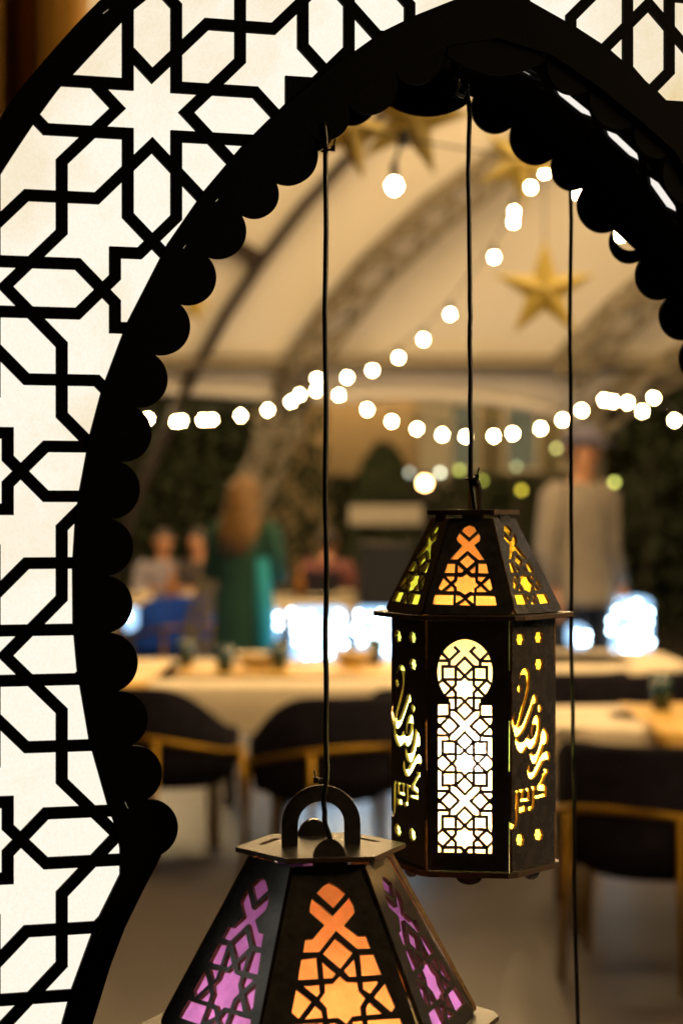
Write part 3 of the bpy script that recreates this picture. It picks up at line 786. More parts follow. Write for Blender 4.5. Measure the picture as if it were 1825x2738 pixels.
# ------------------------------------------------------------------ hanging stars
def star(label, u, v, Y, Rr, rot, group='gold stars hung from the tent', tilt=0):
    c = P(u, v, Y)
    rt = root('hanging_star', label, 'star', tuple(c), 0, group)
    pts = []
    for k in range(10):
        r = Rr if k % 2 == 0 else Rr * .36; a = rot + math.pi * k / 5
        pts.append(V((r * math.sin(a) * math.cos(tilt), r * math.sin(a) * math.sin(tilt), r * math.cos(a))))
    nn = V((math.sin(tilt), -math.cos(tilt), 0)) * Rr * .16
    vv = [c + p for p in pts] + [c + nn, c - nn]
    ff = [(k, (k + 1) % 10, 10) for k in range(10)] + [((k + 1) % 10, k, 11) for k in range(10)]
    obj('star_body', vv, ff, M_STAR, rt)
    th = MB(); th.tube([c + V((0, 0, Rr * .9)), c + V((0, 0, Rr + .6))], .003, 5); th.make('thread', M_CORD, rt)
star('large gold star hanging in clear view right of the middle cord', 1250, 668, 8.0, .215, R_(0))
star('gold star half behind the crown scallop', 945, 270, 6.5, .205, R_(14))
star('gold star peeping out beside the dark tent rib', 800, 295, 7.0, .19, R_(20))
star('gold star tucked behind the right scallops', 1190, 375, 7.5, .17, R_(28))
star('small faint gold star low beside the left scallops', 447, 705, 9.0, .09, R_(10))

# ------------------------------------------------------------------ festoon bulbs
BULB = glow('festoon_bulb_glow', (1, .68, .32), 230)
M_SOCK = mat('black_socket', (.012, .012, .012), .5)
M_GLASS = mat('clear_bulb_glass', (1, .95, .85), .05, trans=1)
def bulb_mesh(r):
    b = MB(); b.sphere((0, 0, 0), r, 12, 8, (1, 1, 1.15)); return b
proto = {}
def add_bulb(parent, p, r=.0105):
    off = ORG[parent.name]
    key = round(r, 4)
    if key not in proto:
        a = bulb_mesh(r); m = bpy.data.meshes.new('bulb'); m.from_pydata([tuple(q) for q in a.v], [], a.f); m.materials.append(BULB)
        s_ = MB(); s_.tube([(0, 0, r * 1.1), (0, 0, r * 1.1 + .045)], [.011, .009], 8); m2 = bpy.data.meshes.new('socket'); m2.from_pydata([tuple(q) for q in s_.v], [], s_.f); m2.materials.append(M_SOCK)
        proto[key] = (m, m2)
    o = bpy.data.objects.new('bulb', proto[key][0]); COL.objects.link(o); o.parent = parent; o.location = V(p) - off
    s2 = bpy.data.objects.new('socket', proto[key][1]); COL.objects.link(s2); s2.parent = o
def festoon(label, pts, extra_start=None, extra_end=None, on=()):
    ps = [P(*q) for q in pts] + [V(q) for q in on]
    rt = root('festoon_light', label, 'string lights', tuple(ps[0]), 0, 'strings of round bulbs across the tent')
    for i, p in enumerate(ps): add_bulb(rt, p, .0105 if i < len(pts) else (.027 if p.y < 3.5 else .047))  # points from the on list are added fill bulbs with larger globes
    path = ([V(extra_start)] if extra_start else []) + [p + V((0, 0, .06)) for p in ps] + ([V(extra_end)] if extra_end else [])
    w = MB(); w.tube(path, .004, 5); w.make('wire', M_SOCK, rt)
OVER_FILL = []                      # added bulbs, zigzag out of view, to light tables, tent and lanterns
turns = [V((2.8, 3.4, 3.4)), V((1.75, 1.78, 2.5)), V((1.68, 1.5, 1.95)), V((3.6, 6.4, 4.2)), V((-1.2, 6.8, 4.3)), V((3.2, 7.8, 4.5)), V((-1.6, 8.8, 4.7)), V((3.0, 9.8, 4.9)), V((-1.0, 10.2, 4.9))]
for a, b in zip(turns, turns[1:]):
    for k in range(9): OVER_FILL.append(a.lerp(b, k / 9) - V((0, 0, .35 * math.sin(math.pi * k / 9) * .4)))
TERR_FILL = []                      # added unseen bulbs that brighten the terrace behind the tent edge
for a, b in ((V((-3.4, 14.8, 2.9)), V((2.4, 15.3, 2.9))), (V((2.4, 15.3, 2.9)), V((-3.6, 17.6, 3.1))), (V((-3.6, 17.6, 3.1)), V((3.4, 18.0, 3.1)))):
    for k in range(13): TERR_FILL.append(a.lerp(b, k / 13) - V((0, 0, .1 * math.sin(math.pi * k / 13))))
festoon('string of bulbs running level below the left tent edge, with added unseen fill bulbs over the terrace', [(340, 962, 11.6), (405, 969, 11.6), (417, 967, 11.7), (466, 965, 11.7), (487, 964, 11.8), (553, 955, 11.8), (615, 942, 11.9), (668, 923, 11.9), (688, 907, 12), (726, 897, 12)], on=TERR_FILL)
festoon('string of bulbs climbing steeply to the upper right, with added unseen fill bulbs overhead', [(728, 870, 11.8), (797, 867, 11.4), (855, 851, 11.0), (915, 822, 10.5), (972, 780, 10.0), (1033, 722, 9.5), (1134, 591, 8.8), (1178, 510, 8.3), (1180, 487, 8.2), (1218, 430, 7.9), (1249, 396, 7.6), (1325, 442, 7.4), (1425, 540, 7.2), (1450, 528, 7.1)], on=OVER_FILL)
festoon('string of bulbs sagging across the middle behind the lantern', [(778, 908, 11.6), (843, 941, 11.1), (899, 968, 10.6), (957, 985, 10.2), (1015, 999, 9.9), (1069, 1003, 9.7), (1133, 1002, 9.6), (1177, 996, 9.5), (1241, 984, 9.4), (1291, 965, 9.4), (1335, 943, 9.3), (1387, 919, 9.2)])
festoon('short string of bulbs at the right below the tent edge', [(1407, 922, 10.0), (1440, 925, 10.0), (1474, 945, 9.9), (1548, 966, 9.8)])
festoon('end of another bulb string near the right edge', [(1500, 914, 11.6), (1620, 860, 11.2), (1740, 800, 10.8)])
pb = P(905, 427, 5.4)
rt = root('pendant_bulb', 'single bulb on a short dark drop under the crown star', 'light bulb', tuple(pb))
add_bulb(rt, pb, .0165)
w = MB(); w.tube([pb + V((0, 0, .06)), P(920, 330, 5.4), P(930, 300, 5.4)], .006, 6); w.tube([P(925, 335, 5.4), P(930, 300, 5.4)], .018, 8); w.tube([P(700, 250, 5.6), P(930, 320, 5.4), P(1300, 380, 5.2)], .003, 5); w.make('wire', M_SOCK, rt)
gp = P(975, 1110, 12.5)
rt = root('globe_lamp', 'orange-rimmed globe lamp low behind the left of the smaller lantern', 'lamp', (gp.x, gp.y, .05))
g = MB(); g.sphere(gp, .032, 14, 10); g.make('globe', glow('warm_globe_glow', (1, .55, .2), 40), rt, True)
g = MB(); g.tube([(gp.x, gp.y, .05), (gp.x, gp.y, gp.z - .03)], .012, 8); g.make('pole', M_STEEL, rt)

# ------------------------------------------------------------------ outside: hedges, topiary, buildings, garden lights
M_LEAF = mat('dark_hedge_leaf', (.022, .030, .010), .7, noise_amt=.5, nscale=3)
M_WALLB = mat('sand_render_wall', (.42, .33, .2), .9, noise_amt=.12, nscale=1.5)
M_ROOFB = mat('brown_roof', (.10, .06, .035), .8, noise_amt=.2)
M_OLIVE = mat('olive_grey_wall', (.20, .18, .11), .9, noise_amt=.2, nscale=1.2)
def leafy(name, label, cat, x0, x1, y0, y1, z1, n, group=None, dome=False, seed=1, m=M_LEAF, size=.12):
    rn = random.Random(seed); rt = root(name, label, cat, ((x0 + x1) / 2, (y0 + y1) / 2, .05), 0, group)
    cx, cy2, rx, ry = (x0 + x1) / 2, (y0 + y1) / 2, (x1 - x0) / 2, (y1 - y0) / 2
    mb = MB()
    for _ in range(n):
        if dome:
            a = rn.random() * 6.283; zf = rn.random() ** .8; rr = (1 - zf ** 2.2) ** .5 * (.82 + .2 * rn.random())
            p = V((cx + rx * rr * math.cos(a), cy2 + ry * rr * math.sin(a), .1 + z1 * zf))
        else:
            p = V((x0 + (x1 - x0) * rn.random(), y0 + (y1 - y0) * rn.random() ** 1.6, 0)); p.z = rn.random() ** .8 * (z1 + .12 * noise.noise(V((p.x * 1.7, p.y, seed))))
        d = V((rn.gauss(0, 1), rn.gauss(0, 1), rn.gauss(0, 1))).normalized(); e = d.orthogonal().normalized(); s_ = size * (.6 + .8 * rn.random())
        mb.add([p - e * s_ * .5, p + d * s_ * .28 , p + e * s_ * .5, p - d * s_ * .28], [(0, 1, 2, 3)])
    o = mb.make('foliage', m, rt)
    st = MB()
    if dome: st.tube([(cx, cy2, .05), (cx, cy2, z1 * .8)], [.07, .03], 8)
    else:
        for k in range(int((x1 - x0) / .6) + 1): st.tube([(x0 + .3 + k * .6, cy2, .05), (x0 + .3 + k * .6 + .05, cy2, z1 * .8)], [.04, .015], 6)
    st.make('stem', M_STEEL, rt)
leafy('hedge', 'tall dark hedge behind the woman in green, left side', 'hedge', -8.5, -.16, 20.5, 21.6, 3.8, 12000, 'dark hedges outside the tent', seed=2)
leafy('hedge', 'lower dark hedge in the middle below the sand coloured wall', 'hedge', -.14, 2.6, 21.0, 22.0, 1.85, 5500, 'dark hedges outside the tent', seed=3)
leafy('hedge', 'dark hedge at the right edge behind the man', 'hedge', 2.75, 9.5, 19.4, 20.6, 2.8, 9000, 'dark hedges outside the tent', seed=4)
tp = P(880, 1020, 20.4)
leafy('topiary', 'dark rounded topiary standing before the sand coloured wall', 'shrub', tp.x - .44, tp.x + .44, 20.0, 20.8, tp.z - .1, 2200, dome=True, seed=5, size=.11)
def building(name, label, x0, x1, y, z1, depth, m, roofm, wins=(), roof_over=.2, lamp=None):
    rt = root(name, label, 'building', ((x0 + x1) / 2, y, 0)); mb = MB(); mb.box(((x0 + x1) / 2, y + depth / 2, z1 / 2), (x1 - x0, depth, z1)); mb.make('wall', m, rt)
    rb = MB(); rb.box(((x0 + x1) / 2, y + depth / 2 - .1, z1 + .12), (x1 - x0 + 2 * roof_over, depth + .6, .22)); rb.make('roof', roofm, rt)
    if lamp: lm = MB(); lm.sphere(lamp, .06, 10, 8); lm.make('unseen_lamp', glow('unseen_lamp_glow', (1, .62, .25), 1000), rt, True)  # unseen lamp, added to brighten the facade
    for (wx, wz, ww, wh, mm) in wins:
        fb = MB()
        for (cx, cz, dx, dz) in ((wx, wz + wh / 2, ww + .1, .06), (wx, wz - wh / 2, ww + .1, .06), (wx - ww / 2, wz, .06, wh - .06), (wx + ww / 2, wz, .06, wh - .06)): fb.box((cx, y - .03, cz), (dx, .06, dz))
        f_ = fb.make('window', M_CREAM, rt); pb_ = MB(); pb_.box((wx, y - .012, wz), (ww - .06, .02, wh - .06)); pb_.make('pane', mm, f_)
M_DARKWIN = mat('dark_window', (.02, .02, .018), .2)
M_LITWIN = glow('lit_window', (.8, .72, .38), .16)
building('building', 'sand coloured lit building above the middle hedge', -1.2, 1.05, 26, 5.0, 4, M_WALLB, M_ROOFB, [(-.8, 3.0, .6, 1.1, M_DARKWIN)], .2, (.25, 25.1, 3.9))
building('building', 'olive grey building with a brown roof behind the smaller lantern', 1.25, 3.3, 25, 3.25, 4, M_OLIVE, M_ROOFB, [(1.5, 2.4, .42, .85, M_LITWIN), (2.25, 2.4, .42, .85, M_LITWIN), (3.0, 2.4, .42, .85, M_LITWIN)], .25, (2.2, 23.9, 4.1))
pl = root('stone_pillar', 'pale pillar between the two background buildings', 'pillar', (P(1000, 0, 22.6).x, 22.6, .0))
mb = MB(); mb.box((pl.location.x, 22.6, 1.6), (.38, .38, 3.2)); mb.make('shaft', mat('pale_stone', (.55, .5, .38), .8, noise_amt=.1), pl)
mb = MB(); mb.box((pl.location.x, 22.6, 3.25), (.5, .5, .1)); mb.make('capital', MATS['pale_stone'], pl)
for i, (u, v, col, st, lab) in enumerate([(1055, 1080, (.55, .62, .12), 5.5, 'green garden light left of the cord, above the lantern'), (1185, 1072, (.5, .55, .25), 3.5, 'pale green garden light right of the cord, above the lantern'),
        (1277, 1030, (.75, .72, .22), 5, 'yellow-green garden light left of the lone cord'), (1410, 1108, (.75, .78, .16), 7, 'brightest yellow-green garden light beside the man'), (1388, 1112, (.6, .6, .12), 2.5, 'dim garden light half hidden by the brightest one'),
        (1197, 1126, (.9, .72, .06), 5, 'amber yellow garden light just above the lantern roof'), (1107, 1104, (.5, .52, .08), 4, 'olive garden light right behind the lantern handle'),
        (1010, 1086, (.85, .88, .62), 8, 'whitish garden light right of the globe lamp'), (940, 1086, (.55, .56, .42), 4.5, 'dull whitish garden light left of the globe lamp')]):
    p = P(u, v, 18.4); rt = root('garden_light', lab, 'garden light', (p.x, p.y, .0), 0, 'garden lights behind the tent')
    g = MB(); g.sphere(p, .0225, 10, 6); g.make('lamp_head', glow('garden_glow', col, st), rt, True)
    g = MB(); g.tube([(p.x, p.y + .03, 0), (p.x, p.y + .03, p.z)], .008, 6); g.make('pole', M_STEEL, rt)

# ------------------------------------------------------------------ furniture
def chair_proto(m, label):
    rt = root('tub_chair', label, 'chair', (0, 0, 0), 0, 'tub chairs around the tables')
    # shell: local +Y is the back
    n = 26; w, d, t = .29, .28, .045; vv, ff = [], []
    for i in range(n + 1):
        a = R_(-28) + R_(236) * i / n; b = math.sin(a)                    # 90 deg = middle of the back
        lift = max(0, min(1, (b + .35) / 1.2)) ; lift = lift * lift * (3 - 2 * lift); top = .60 + .17 * lift
        for r_, z_ in ((.97, .40), (1.02, .47), (1.04, top - .02), (1.0, top), (.86, top - .005), (.84, .47), (.83, .41)):
            vv.append((w * r_ * math.cos(a), d * r_ * math.sin(a), z_))
    k = 7
    for i in range(n):
        for j in range(k - 1): ff.append((i * k + j, (i + 1) * k + j, (i + 1) * k + j + 1, i * k + j + 1))
        ff.append((i * k + k - 1, (i + 1) * k + k - 1, (i + 1) * k, i * k))
    ff += [tuple(range(k)), tuple(reversed(range(n * k, n * k + k)))]
    obj('shell', vv, ff, m, rt, True)
    s = MB(); s.loft([(0, -.02, .36, .2, .2), (0, -.02, .38, .235, .235), (0, -.02, .44, .24, .24), (0, -.02, .465, .22, .22), (0, -.02, .47, .1, .1)], 24); s.make('seat', m, rt, True)
    g = MB(); g.tube([(w * 1.05 * math.cos(R_(-40 + 260 * i / 30)), d * 1.05 * math.sin(R_(-40 + 260 * i / 30)), .51 + .07 * max(0, math.sin(R_(-40 + 260 * i / 30)))) for i in range(31)], .012, 8); g.make('band', M_GOLD, rt, True)
    for sx in (1, -1):
        for ay, zz in ((-30, .51), (55, .56)):
            a = R_(ay) if sx > 0 else math.pi - R_(ay); x, y = w * 1.05 * math.cos(a), d * 1.05 * math.sin(a)
            l = MB(); l.tube([(x, y, zz), (x * 1.08, y * 1.1, .055)], [.015, .011], 8); l.make('leg', M_GOLD, rt, True)
    return rt
spots = [(752, 7.6, 205, 'dark tub chair with a gold band before the middle table, left of the smaller lantern'),
         (1500, 6.05, 150, 'largest dark tub chair with gold legs, before the gold runner'),
         (385, 8.0, 140, 'dark tub chair half hidden behind the lowest left scallops'),
         (1425, 8.6, 195, 'dark tub chair between the two right tables'),
         (1600, 8.7, 170, 'dark tub chair cut off by the right edge'),
         (1010, 7.9, 170, 'dark tub chair mostly hidden behind the smaller lantern'),
         (1290, 8.7, 205, 'dark tub chair just right of the smaller lantern')]
base = chair_proto(M_VELVET, spots[0][3])
for i, (u, Y, a, lab) in enumerate(spots):
    o = base if i == 0 else copy_tree(base)
    o.location = (P(u, 0, Y).x, Y, .055 - .055); o.rotation_euler = (0, 0, R_(a + 180) if False else R_(a)); o['label'] = lab
    o.location.z = 0.0
bl = chair_proto(M_BLUE, 'bright blue chair at the far left table beside the woman in green'); q = P(388, 0, 13.9); bl.location = (q.x, 13.9, .03); bl.rotation_euler = (0, 0, R_(215)); bl.scale = (1.12, 1.12, 1.1)
def table(label, x0, x1, y0, y1, cloth_label, inset=.14, drop=.2, group='tables in the tent', rr=.25):
    cx, cy2 = (x0 + x1) / 2, (y0 + y1) / 2
    rt = root('dining_table', label, 'table', (cx, cy2, .055), 0, group)
    mb = MB(); mb.box((cx, cy2, .725), (x1 - x0 - .06, y1 - y0 - .06, .03)); mb.make('tabletop', M_CREAM, rt)
    for sx in (-1, 1):
        for sy in (-1, 1):
            l = MB(); X, Yy = cx + sx * ((x1 - x0) / 2 - inset), cy2 + sy * ((y1 - y0) / 2 - .14); l.tube([(X, Yy, .055), (X, Yy, .71)], [.028, .036], 10); l.make('leg', M_CREAM, rt, True)
    # cloth with folds
    n = 96; vv = []; ff = []
    def rim_(k, off, z):
        a = 2 * math.pi * k / n; c, s_ = math.cos(a), math.sin(a); e = .32
        x = (abs(c) ** e) * (1 if c >= 0 else -1) * ((x1 - x0) / 2 + off); y = (abs(s_) ** e) * (1 if s_ >= 0 else -1) * ((y1 - y0) / 2 + off); return (cx + x, cy2 + y, z)
    prof = [(-.25, .745), (-.03, .745), (0, .738), (.012, .72), (.02, .75 - drop * .6), (.03, .75 - drop)]
    for o_, z in prof:
        for k in range(n): vv.append(rim_(k, o_ + (.018 * math.sin(k * 1.9) + .012 * math.sin(k * .7)) * (max(0, .72 - z) / drop), z))
    for j in range(len(prof) - 1):
        for k in range(n): ff.append((j * n + k, j * n + (k + 1) % n, (j + 1) * n + (k + 1) % n, (j + 1) * n + k))
    ff.append(tuple(range(n)))
    tag(obj('tablecloth', vv, ff, M_CLOTH, None, True), cloth_label, 'tablecloth', 'cream tablecloths')
    return rt
TBL = [('long table across the middle behind the dark chairs', -1.25, .45, 8.15, 9.6, 'cream cloth on the long middle table', .72),
       ('table at the right under a gold runner', .68, 2.4, 6.5, 7.3, 'cream cloth on the right table with the gold runner', .11),
       ('farther right table in front of the man', .35, 1.62, 9.0, 10.2, 'cream cloth on the farther right table'),
       ('far left table by the seated guests', -4.4, -1.36, 15.2, 16.6, 'cream cloth on the far left table'),
       ('far middle table right of the woman in green', -.82, .85, 15.6, 17.0, 'cream cloth on the far middle table')]
for t in TBL: table(*t)
def runner(label, x0, x1, y0, y1, z, hang=0, side='front'):
    n = 24; vv = []; ff = []; rows = []
    ys = [y1 + (y0 - y1) * i / 10 for i in range(11)]
    for y in ys: rows.append([(x0 + (x1 - x0) * k / n, y, z + .004 + .003 * math.sin(k * .9 + y * 9)) for k in range(n + 1)])
    for i in range(1, 7):
        if hang: rows.append([(x0 + (x1 - x0) * (k / n) * (1 - .05 * i) + (x1 - x0) * .025 * i, y0 - .045 - .02 * math.sin(k * 1.1) * i / 6, z - hang * i / 6 * (1 - .25 * abs(k / n - .5))) for k in range(n + 1)])
    for r in rows: vv += r
    for i in range(len(rows) - 1):
        for k in range(n): a = i * (n + 1) + k; ff.append((a, a + 1, a + n + 2, a + n + 1))
    o = obj('table_runner', vv, ff, M_RUNNER, None, True); o.modifiers.new('thickness', 'SOLIDIFY').thickness = .003
    tag(o, label, 'table runner', 'gold runners on the tables')
runner('gold satin runner hanging in folds over the right table', 1.0, 1.9, 6.48, 7.2, .75, .24)
runner('gold runner lying along the right half of the middle table', -.72, .4, 8.45, 9.1, .75)
runner('gold runner end draped on the left of the middle table', -1.2, -.78, 8.13, 9.2, .75, .1)
def tumbler(u, v, Y, lab, h=.12):
    z = .752; p = P(u, v, Y)
    mb = MB(); mb.loft([(p.x, Y, z, .032, .032), (p.x, Y, z + h, .041, .041), (p.x, Y, z + h - .002, .037, .037), (p.x, Y, z + .012, .028, .028)], 16); tag(mb.make('tumbler', M_TEAL, None, True), lab, 'glass', 'teal tumblers on the tables')
tumbler(427, 1515, 9.0, 'teal tumbler at the left on the middle table'); tumbler(516, 1540, 8.6, 'teal tumbler nearest the front of the middle table')
tumbler(641, 1530, 8.8, 'teal tumbler left of the long lantern cord'); tumbler(860, 1510, 9.2, 'teal tumbler just left of the smaller lantern')
tumbler(1518, 1624, 6.95, 'teal tumbler standing on the right table', .13)
def crock(u, Y, z, lab, cat, name, prof, m):
    x = P(u, 0, Y).x; mb = MB(); mb.loft([(x, Y, z + h_, r, r) for h_, r in prof], 16); tag(mb.make(name, m, None, True), lab, cat)
M_CER = mat('cream_ceramic', (.7, .6, .42), .3); M_AMB = mat('amber_glass', (.35, .14, .02), .15)
BOWL = [(0, .05), (.015, .06), (.06, .10), (.065, .098), (.02, .05)]; BOT = [(0, .035), (.15, .036), (.2, .014), (.27, .013)]
crock(322, 15.7, .752, 'cream bowl on the far left table, nearest the scallops', 'bowl', 'bowl', BOWL, M_CER)
crock(395, 15.9, .752, 'amber bottle on the far left table before the seated guests', 'bottle', 'bottle', BOT, M_AMB)
crock(440, 15.6, .752, 'cream bowl on the far left table beside the woman in green', 'bowl', 'bowl', BOWL, M_CER)
crock(690, 16.0, .752, 'amber bottle on the far middle table left of the long cord', 'bottle', 'bottle', BOT, M_AMB)
crock(800, 15.9, .752, 'cream bowl on the far middle table right of the long cord', 'bowl', 'bowl', BOWL, M_CER)
crock(590, 8.9, .756, 'cream bowl on the middle table by the gold runner', 'bowl', 'bowl', BOWL, M_CER)
crock(810, 9.0, .76, 'cream bowl on the gold runner right of the long cord', 'bowl', 'bowl', BOWL, M_CER)

# ------------------------------------------------------------------ glowing blue-white boxes
ICE = glow('blue_white_led', (.40, .68, 1.0), 2.0); LED = glow('led_point', (.62, .85, 1.0), 26)
def ledbox(label, u0, u1, v0, v1, Y, dep=.3, top=True):
    a, b = P(u0, v0, Y), P(u1, v1, Y); b.z = min(b.z, .16) if u1 - u0 > 60 else b.z; cx = (a.x + b.x) / 2
    rt = root('light_box', label, 'light box', (cx, Y, .055), 0, 'glowing light boxes behind the tables')
    mb = MB(); mb.box((cx, Y + dep / 2, (a.z + b.z) / 2), (b.x - a.x, dep, a.z - b.z)); bevel(mb.make('lit_shade', ICE, rt), .03, 3)
    rn = random.Random(int(u0)); w_, h_ = b.x - a.x, a.z - b.z; cols = max(1, round(w_ / .045)); rows = max(1, round(min(h_, .42) / .05))
    for i in range(cols):
        for j in range(rows):
            if rn.random() < .18: continue
            sp = MB(); sp.sphere((a.x + w_ * (i + .5 + rn.uniform(-.45, .45)) / cols, Y - .012, a.z - min(h_, .42) * (j + .5 + rn.uniform(-.3, .3)) / rows), .012, 8, 6); sp.make('led', LED, rt, True)
    mb = MB(); mb.box((cx, Y + dep / 2, (b.z + .055) / 2), (b.x - a.x - .04, dep - .04, b.z - .055)); mb.make('base', MATS['black_socket'], rt)
ledbox('wide glowing box left of centre behind the middle table', 668, 795, 1400, 1485, 11.0)
ledbox('glowing box half hidden behind the smaller lantern', 818, 925, 1400, 1475, 11.0)
ledbox('tall glowing box at the right beside the man', 1398, 1498, 1375, 1465, 11.2)
ledbox('small glowing box beside the lone cord', 1312, 1352, 1440, 1490, 10.8)
ledbox('slim dim glowing box against the woman in green', 622, 640, 1405, 1470, 11.3)
ledbox('glowing box at the far left behind the scallops', 285, 305, 1400, 1450, 11.0)

# ------------------------------------------------------------------ far props
mb = MB(); c = P(885, 1185, 15.5)
rt = root('counter', 'dark counter with a pale top behind the lantern cord', 'counter', (c.x, 15.5, .055))
w2 = .165 * K / FPX * 13.4 * 1000 / 2 * .5
mb.box((c.x, 15.75, .63), (.42, .5, 1.14)); mb.make('body', MATS['black_socket'], rt)
mb = MB(); mb.box((c.x, 15.7, P(0, 1183, 15.5).z), (.56, .5, .15)); mb.make('top', M_CREAM, rt)

# ------------------------------------------------------------------ people
def person(label, loc, rz, h, seated=False, arms='down', top=(.2, .2, .2), topname='shirt', bottom=None, hair=None, extra=None):
    rt = root('person', label, 'person', loc, rz); s = h / 1.74
    J, E, RAD = [], [], []
    def j(p, r, par=None):
        J.append(V(p) * s); RAD.append(r * s if not isinstance(r, tuple) else (r[0] * s, r[1] * s))
        if par is not None: E.append((par, len(J) - 1))
        return len(J) - 1
    dz = -.45 if seated else 0
    pel = j((0, 0, .95 + dz), (.15, .11)); sp = j((0, .01, 1.12 + dz), (.125, .095), pel); ch = j((0, .01, 1.30 + dz), (.155, .11), sp)
    nb = j((0, .01, 1.46 + dz), .062, ch); nk = j((0, -.005, 1.53 + dz), .05, nb); h1 = j((0, -.03, 1.58 + dz), .065, nk); h2 = j((0, -.02, 1.65 + dz), (.075, .092), h1); h3 = j((0, -.01, 1.71 + dz), (.06, .075), h2)
    for sx in (-1, 1):
        sh = j((sx * .17, .01, 1.42 + dz), .055, ch)
        if arms == 'down': el, wr = (sx * .225, .03, 1.13), (sx * .24, -.05, .89)
        elif arms == 'bent': el, wr = (sx * .23, .02, 1.15), (sx * .15, -.2, 1.12)
        else: el, wr = (sx * .24, -.05, 1.16), (sx * .12, -.28, 1.22)
        el = (el[0], el[1], el[2] + dz); wr = (wr[0], wr[1], wr[2] + dz)
        e = j(el, .042, sh); w_ = j(wr, .029, e); dd = (V(wr) - V(el)).normalized(); pa = V(wr) + dd * .06; pm = j(tuple(pa), .03, w_)
        side = V((1, 0, 0)) if arms != 'down' else V((0, 1, 0))
        for f in range(4):
            base_ = pa + dd * .03 + side * (.013 * (f - 1.5)); f1 = j(tuple(base_), .009, pm); j(tuple(base_ + dd * (.05, .06, .065, .05)[f] + V((-sx * .012, -.008, -.004))), .0075, f1)
        t1 = j(tuple(pa - side * .028 + dd * .005), .011, pm); j(tuple(pa - side * .042 + dd * .035), .009, t1)
        hp = j((sx * .09, 0, .90 + dz), .088, pel)
        if seated: kn, an, to = (sx * .11, -.42, .90 + dz), (sx * .11, -.42, .09), (sx * .12, -.56, .04)
        else: kn, an, to = (sx * .10, -.01, .5), (sx * .10, .02, .09), (sx * .115, -.12, .035)
        kj = j(kn, .06, hp); aj = j(an, .04, kj); j(to, .035, aj)
    me = bpy.data.meshes.new('body'); me.from_pydata([tuple(q) for q in J], E, []); o = bpy.data.objects.new('body', me); COL.objects.link(o); o.parent = rt
    me.materials.append(M_SKIN)
    sk = o.modifiers.new('skin', 'SKIN')
    for i, d in enumerate(me.skin_vertices[0].data): r = RAD[i]; d.radius = r if isinstance(r, tuple) else (r, r)
    me.skin_vertices[0].data[0].use_root = True
    o.modifiers.new('sub', 'SUBSURF').levels = 1; o.modifiers['sub'].render_levels = 2
    sk.use_smooth_shade = True
    # face: nose, ears, eyes, mouth as one shallow piece each
    f = MB(); f.sphere(V((0, -.118, 1.642 + dz)) * s, .013 * s, 8, 6, (.8, 1.2, 1.5)); f.make('nose', M_SKIN, rt, True, False)
    f = MB()
    for sx in (-1, 1): f.sphere(V((sx * .033, -.098, 1.665 + dz)) * s, .011 * s, 8, 6)
    f.make('eyes', MATS['black_socket'], rt, True, False)
    f = MB(); f.box(V((0, -.105, 1.605 + dz)) * s, (.045 * s, .012 * s, .01 * s)); f.make('mouth', mat('lips', (.35, .1, .08), .5), rt, False, False)
    f = MB()
    for sx in (-1, 1): f.sphere(V((sx * .085, -.01, 1.65 + dz)) * s, .024 * s, 8, 6, (.4, .7, 1.2))
    f.make('ears', M_SKIN, rt, True, False)
    mt = mat(topname + str(tuple(round(c, 2) for c in top)), top, .85, noise_amt=.15, nscale=8)
    zb = (.42 if topname == 'dress' else .82) + dz
    if seated: zb = .5
    g = MB(); rings = [(0, .01, zb, .225, .19), (0, .01, zb + (.9 + dz - zb) * .6, .205, .16), (0, .01, 1.0 + dz, .195, .145), (0, .01, 1.12 + dz, .165, .12), (0, .01, 1.3 + dz, .195, .135), (0, .01, 1.42 + dz, .185, .115), (0, .01, 1.475 + dz, .085, .08)]
    g.loft([tuple(c * s for c in r) for r in rings], 22, True); g.make(topname, mt, rt, True, False)
    for sx in (-1, 1):
        if arms == 'down': el = (sx * .225, .03, 1.13 + dz); wr = (sx * .238, -.04, .92 + dz)
        elif arms == 'bent': el = (sx * .23, .02, 1.15 + dz); wr = (sx * .165, -.17, 1.122 + dz)
        else: el = (sx * .24, -.05, 1.16 + dz); wr = (sx * .14, -.24, 1.205 + dz)
        g = MB(); g.tube([V((sx * .14, .01, 1.43 + dz)) * s, V((sx * .185, .01, 1.40 + dz)) * s, V(el) * s, V(wr) * s], [.075 * s, .078 * s, .062 * s, .048 * s], 12); g.make('sleeve', mt, rt, True, False)
    mb_ = mat('trousers_dark', (.015, .015, .02), .9)
    if topname != 'dress':
        for sx in (-1, 1):
            g = MB(); pts = [V((sx * .09, 0, .92 + dz)), V((sx * .1, -.01, .5)), V((sx * .1, .015, .1))] if not seated else [V((sx * .09, -.02, .48)), V((sx * .11, -.42, .48)), V((sx * .11, -.42, .1))]
            g.tube([q * s for q in pts], [.105 * s, .08 * s, .06 * s], 12); g.make('trouser_leg', mb_, rt, True, False)
    hm = mat('hair_' + (hair or 'dark')[:5], {'blond': (.17, .085, .02), 'dark': (.03, .02, .015)}.get(hair or 'dark', (.03, .02, .015)), .6, noise_amt=.4, nscale=30)
    g = MB()
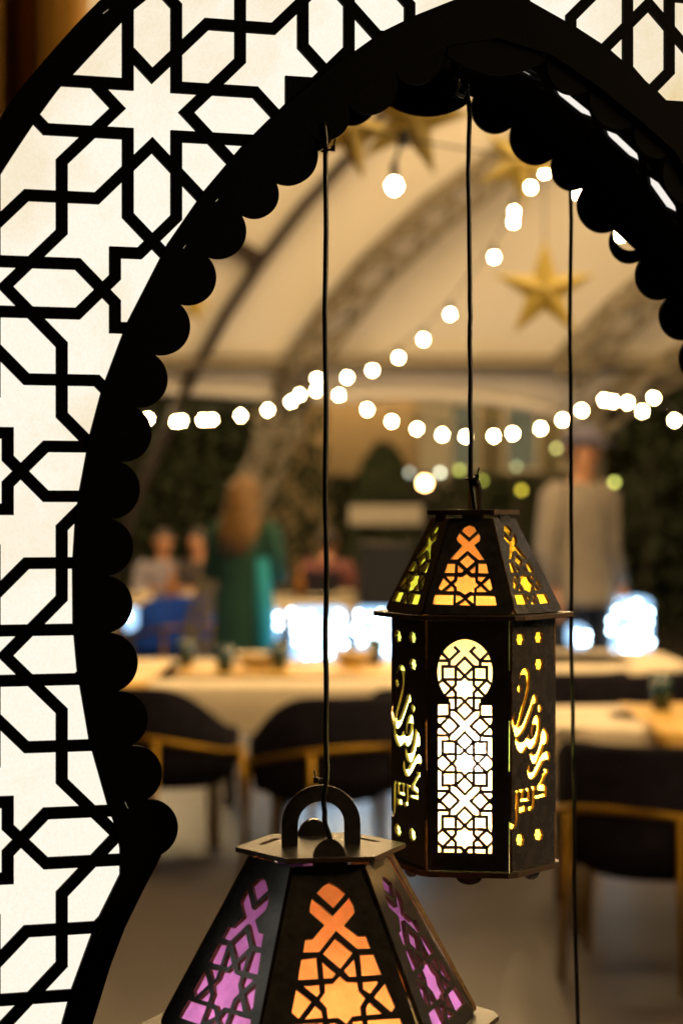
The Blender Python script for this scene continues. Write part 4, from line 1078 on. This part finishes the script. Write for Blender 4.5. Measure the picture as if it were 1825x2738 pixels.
    if hair == 'blond':
        g.loft([tuple(c * s for c in r) for r in [(.01, .11, 1.27 + dz, .11, .04), (0, .08, 1.42 + dz, .15, .07), (0, .06, 1.5 + dz, .135, .08), (0, .05, 1.56 + dz, .115, .085), (0, .03, 1.66 + dz, .105, .10), (0, .01, 1.73 + dz, .085, .09), (0, .0, 1.765 + dz, .03, .03)]], 18)
    else:
        g.loft([tuple(c * s for c in r) for r in [(0, .03, 1.60 + dz, .085, .07), (0, .02, 1.66 + dz, .092, .095), (0, .005, 1.72 + dz, .078, .095), (0, 0, 1.76 + dz, .03, .04)]], 18)
    g.make('hair', hm, rt, True, False)
    return rt, s, dz
wq = P(563, 0, 11.3)
woman, s, _ = person('person standing with long fair hair and a green dress, turned from the camera', (wq.x, 11.3, .055), R_(155), 1.58, arms='bent', top=(.008, .05, .030), topname='dress', hair='blond')
g = MB(); g.loft([(-.20 * s, .10, .45 * s, .06, .05), (-.19 * s, .09, .9 * s, .055, .05), (-.16 * s, .07, 1.25 * s, .04, .035)], 12); g.make('scarf', mat('turquoise_scarf', (.01, .25, .33), .8), woman, True, False)
mq = P(1335, 0, 11.2)
man, s, _ = person('person in a pale cap and grey shirt standing behind the lone cord', (mq.x, 11.2, .055), R_(35), 1.84, arms='down', top=(.22, .19, .16), topname='shirt', hair='dark')
g = MB(); g.loft([tuple(c * s for c in r) for r in [(0, -.005, 1.675, .099, .115), (0, -.005, 1.72, .095, .112), (0, -.005, 1.77, .075, .09), (0, 0, 1.795, .02, .02)]], 18); g.add([V(q) * s for q in ((-.07, -.09, 1.69), (.07, -.09, 1.69), (.05, -.2, 1.675), (-.05, -.2, 1.675), (-.07, -.09, 1.683), (.07, -.09, 1.683), (.05, -.2, 1.668), (-.05, -.2, 1.668))], [(0, 1, 2, 3), (7, 6, 5, 4), (0, 3, 7, 4), (1, 0, 4, 5), (2, 1, 5, 6), (3, 2, 6, 7)])
g.make('cap', mat('pale_lilac_cap', (.12, .11, .16), .9), man, True, False)
for u, Y, rz, tp_, lab, rx in [(375, 17.0, 10, (.22, .2, .25), 'seated guest in a grey lilac top at the far left table', 0), (457, 16.9, -30, (.05, .04, .04), 'seated guest in dark clothes nearest the woman in green', 0), (752, 17.4, 160, (.16, .05, .045), 'seated guest in a red top beside the long cord', 0)]:
    q = P(u, 0, Y); person(lab, (q.x, Y, .055), R_(rz), 1.66, seated=True, arms='fwd', top=tp_, topname='shirt')
    st = root('guest_chair', 'plain dark chair under the ' + lab[:40].rsplit(' ', 1)[0] if False else {375: 'plain chair under the guest in the grey lilac top', 457: 'plain chair under the guest in dark clothes', 752: 'plain chair under the guest in the red top'}[u], 'chair', (q.x, Y, .055), R_(rz))
    b_ = MB(); b_.box((0, .02, .40), (.42, .42, .05)); b_.make('seat', M_VELVET, st, False, False)
    b_ = MB(); b_.box((0, .24, .66), (.42, .04, .46)); b_.make('backrest', M_VELVET, st, False, False)
    for ax in (-1, 1):
        for ay in (-1, 1): b_ = MB(); b_.tube([(ax * .18, .02 + ay * .18, .38), (ax * .19, .02 + ay * .19, 0)], .016, 6); b_.make('leg', M_GOLD, st, False, False)
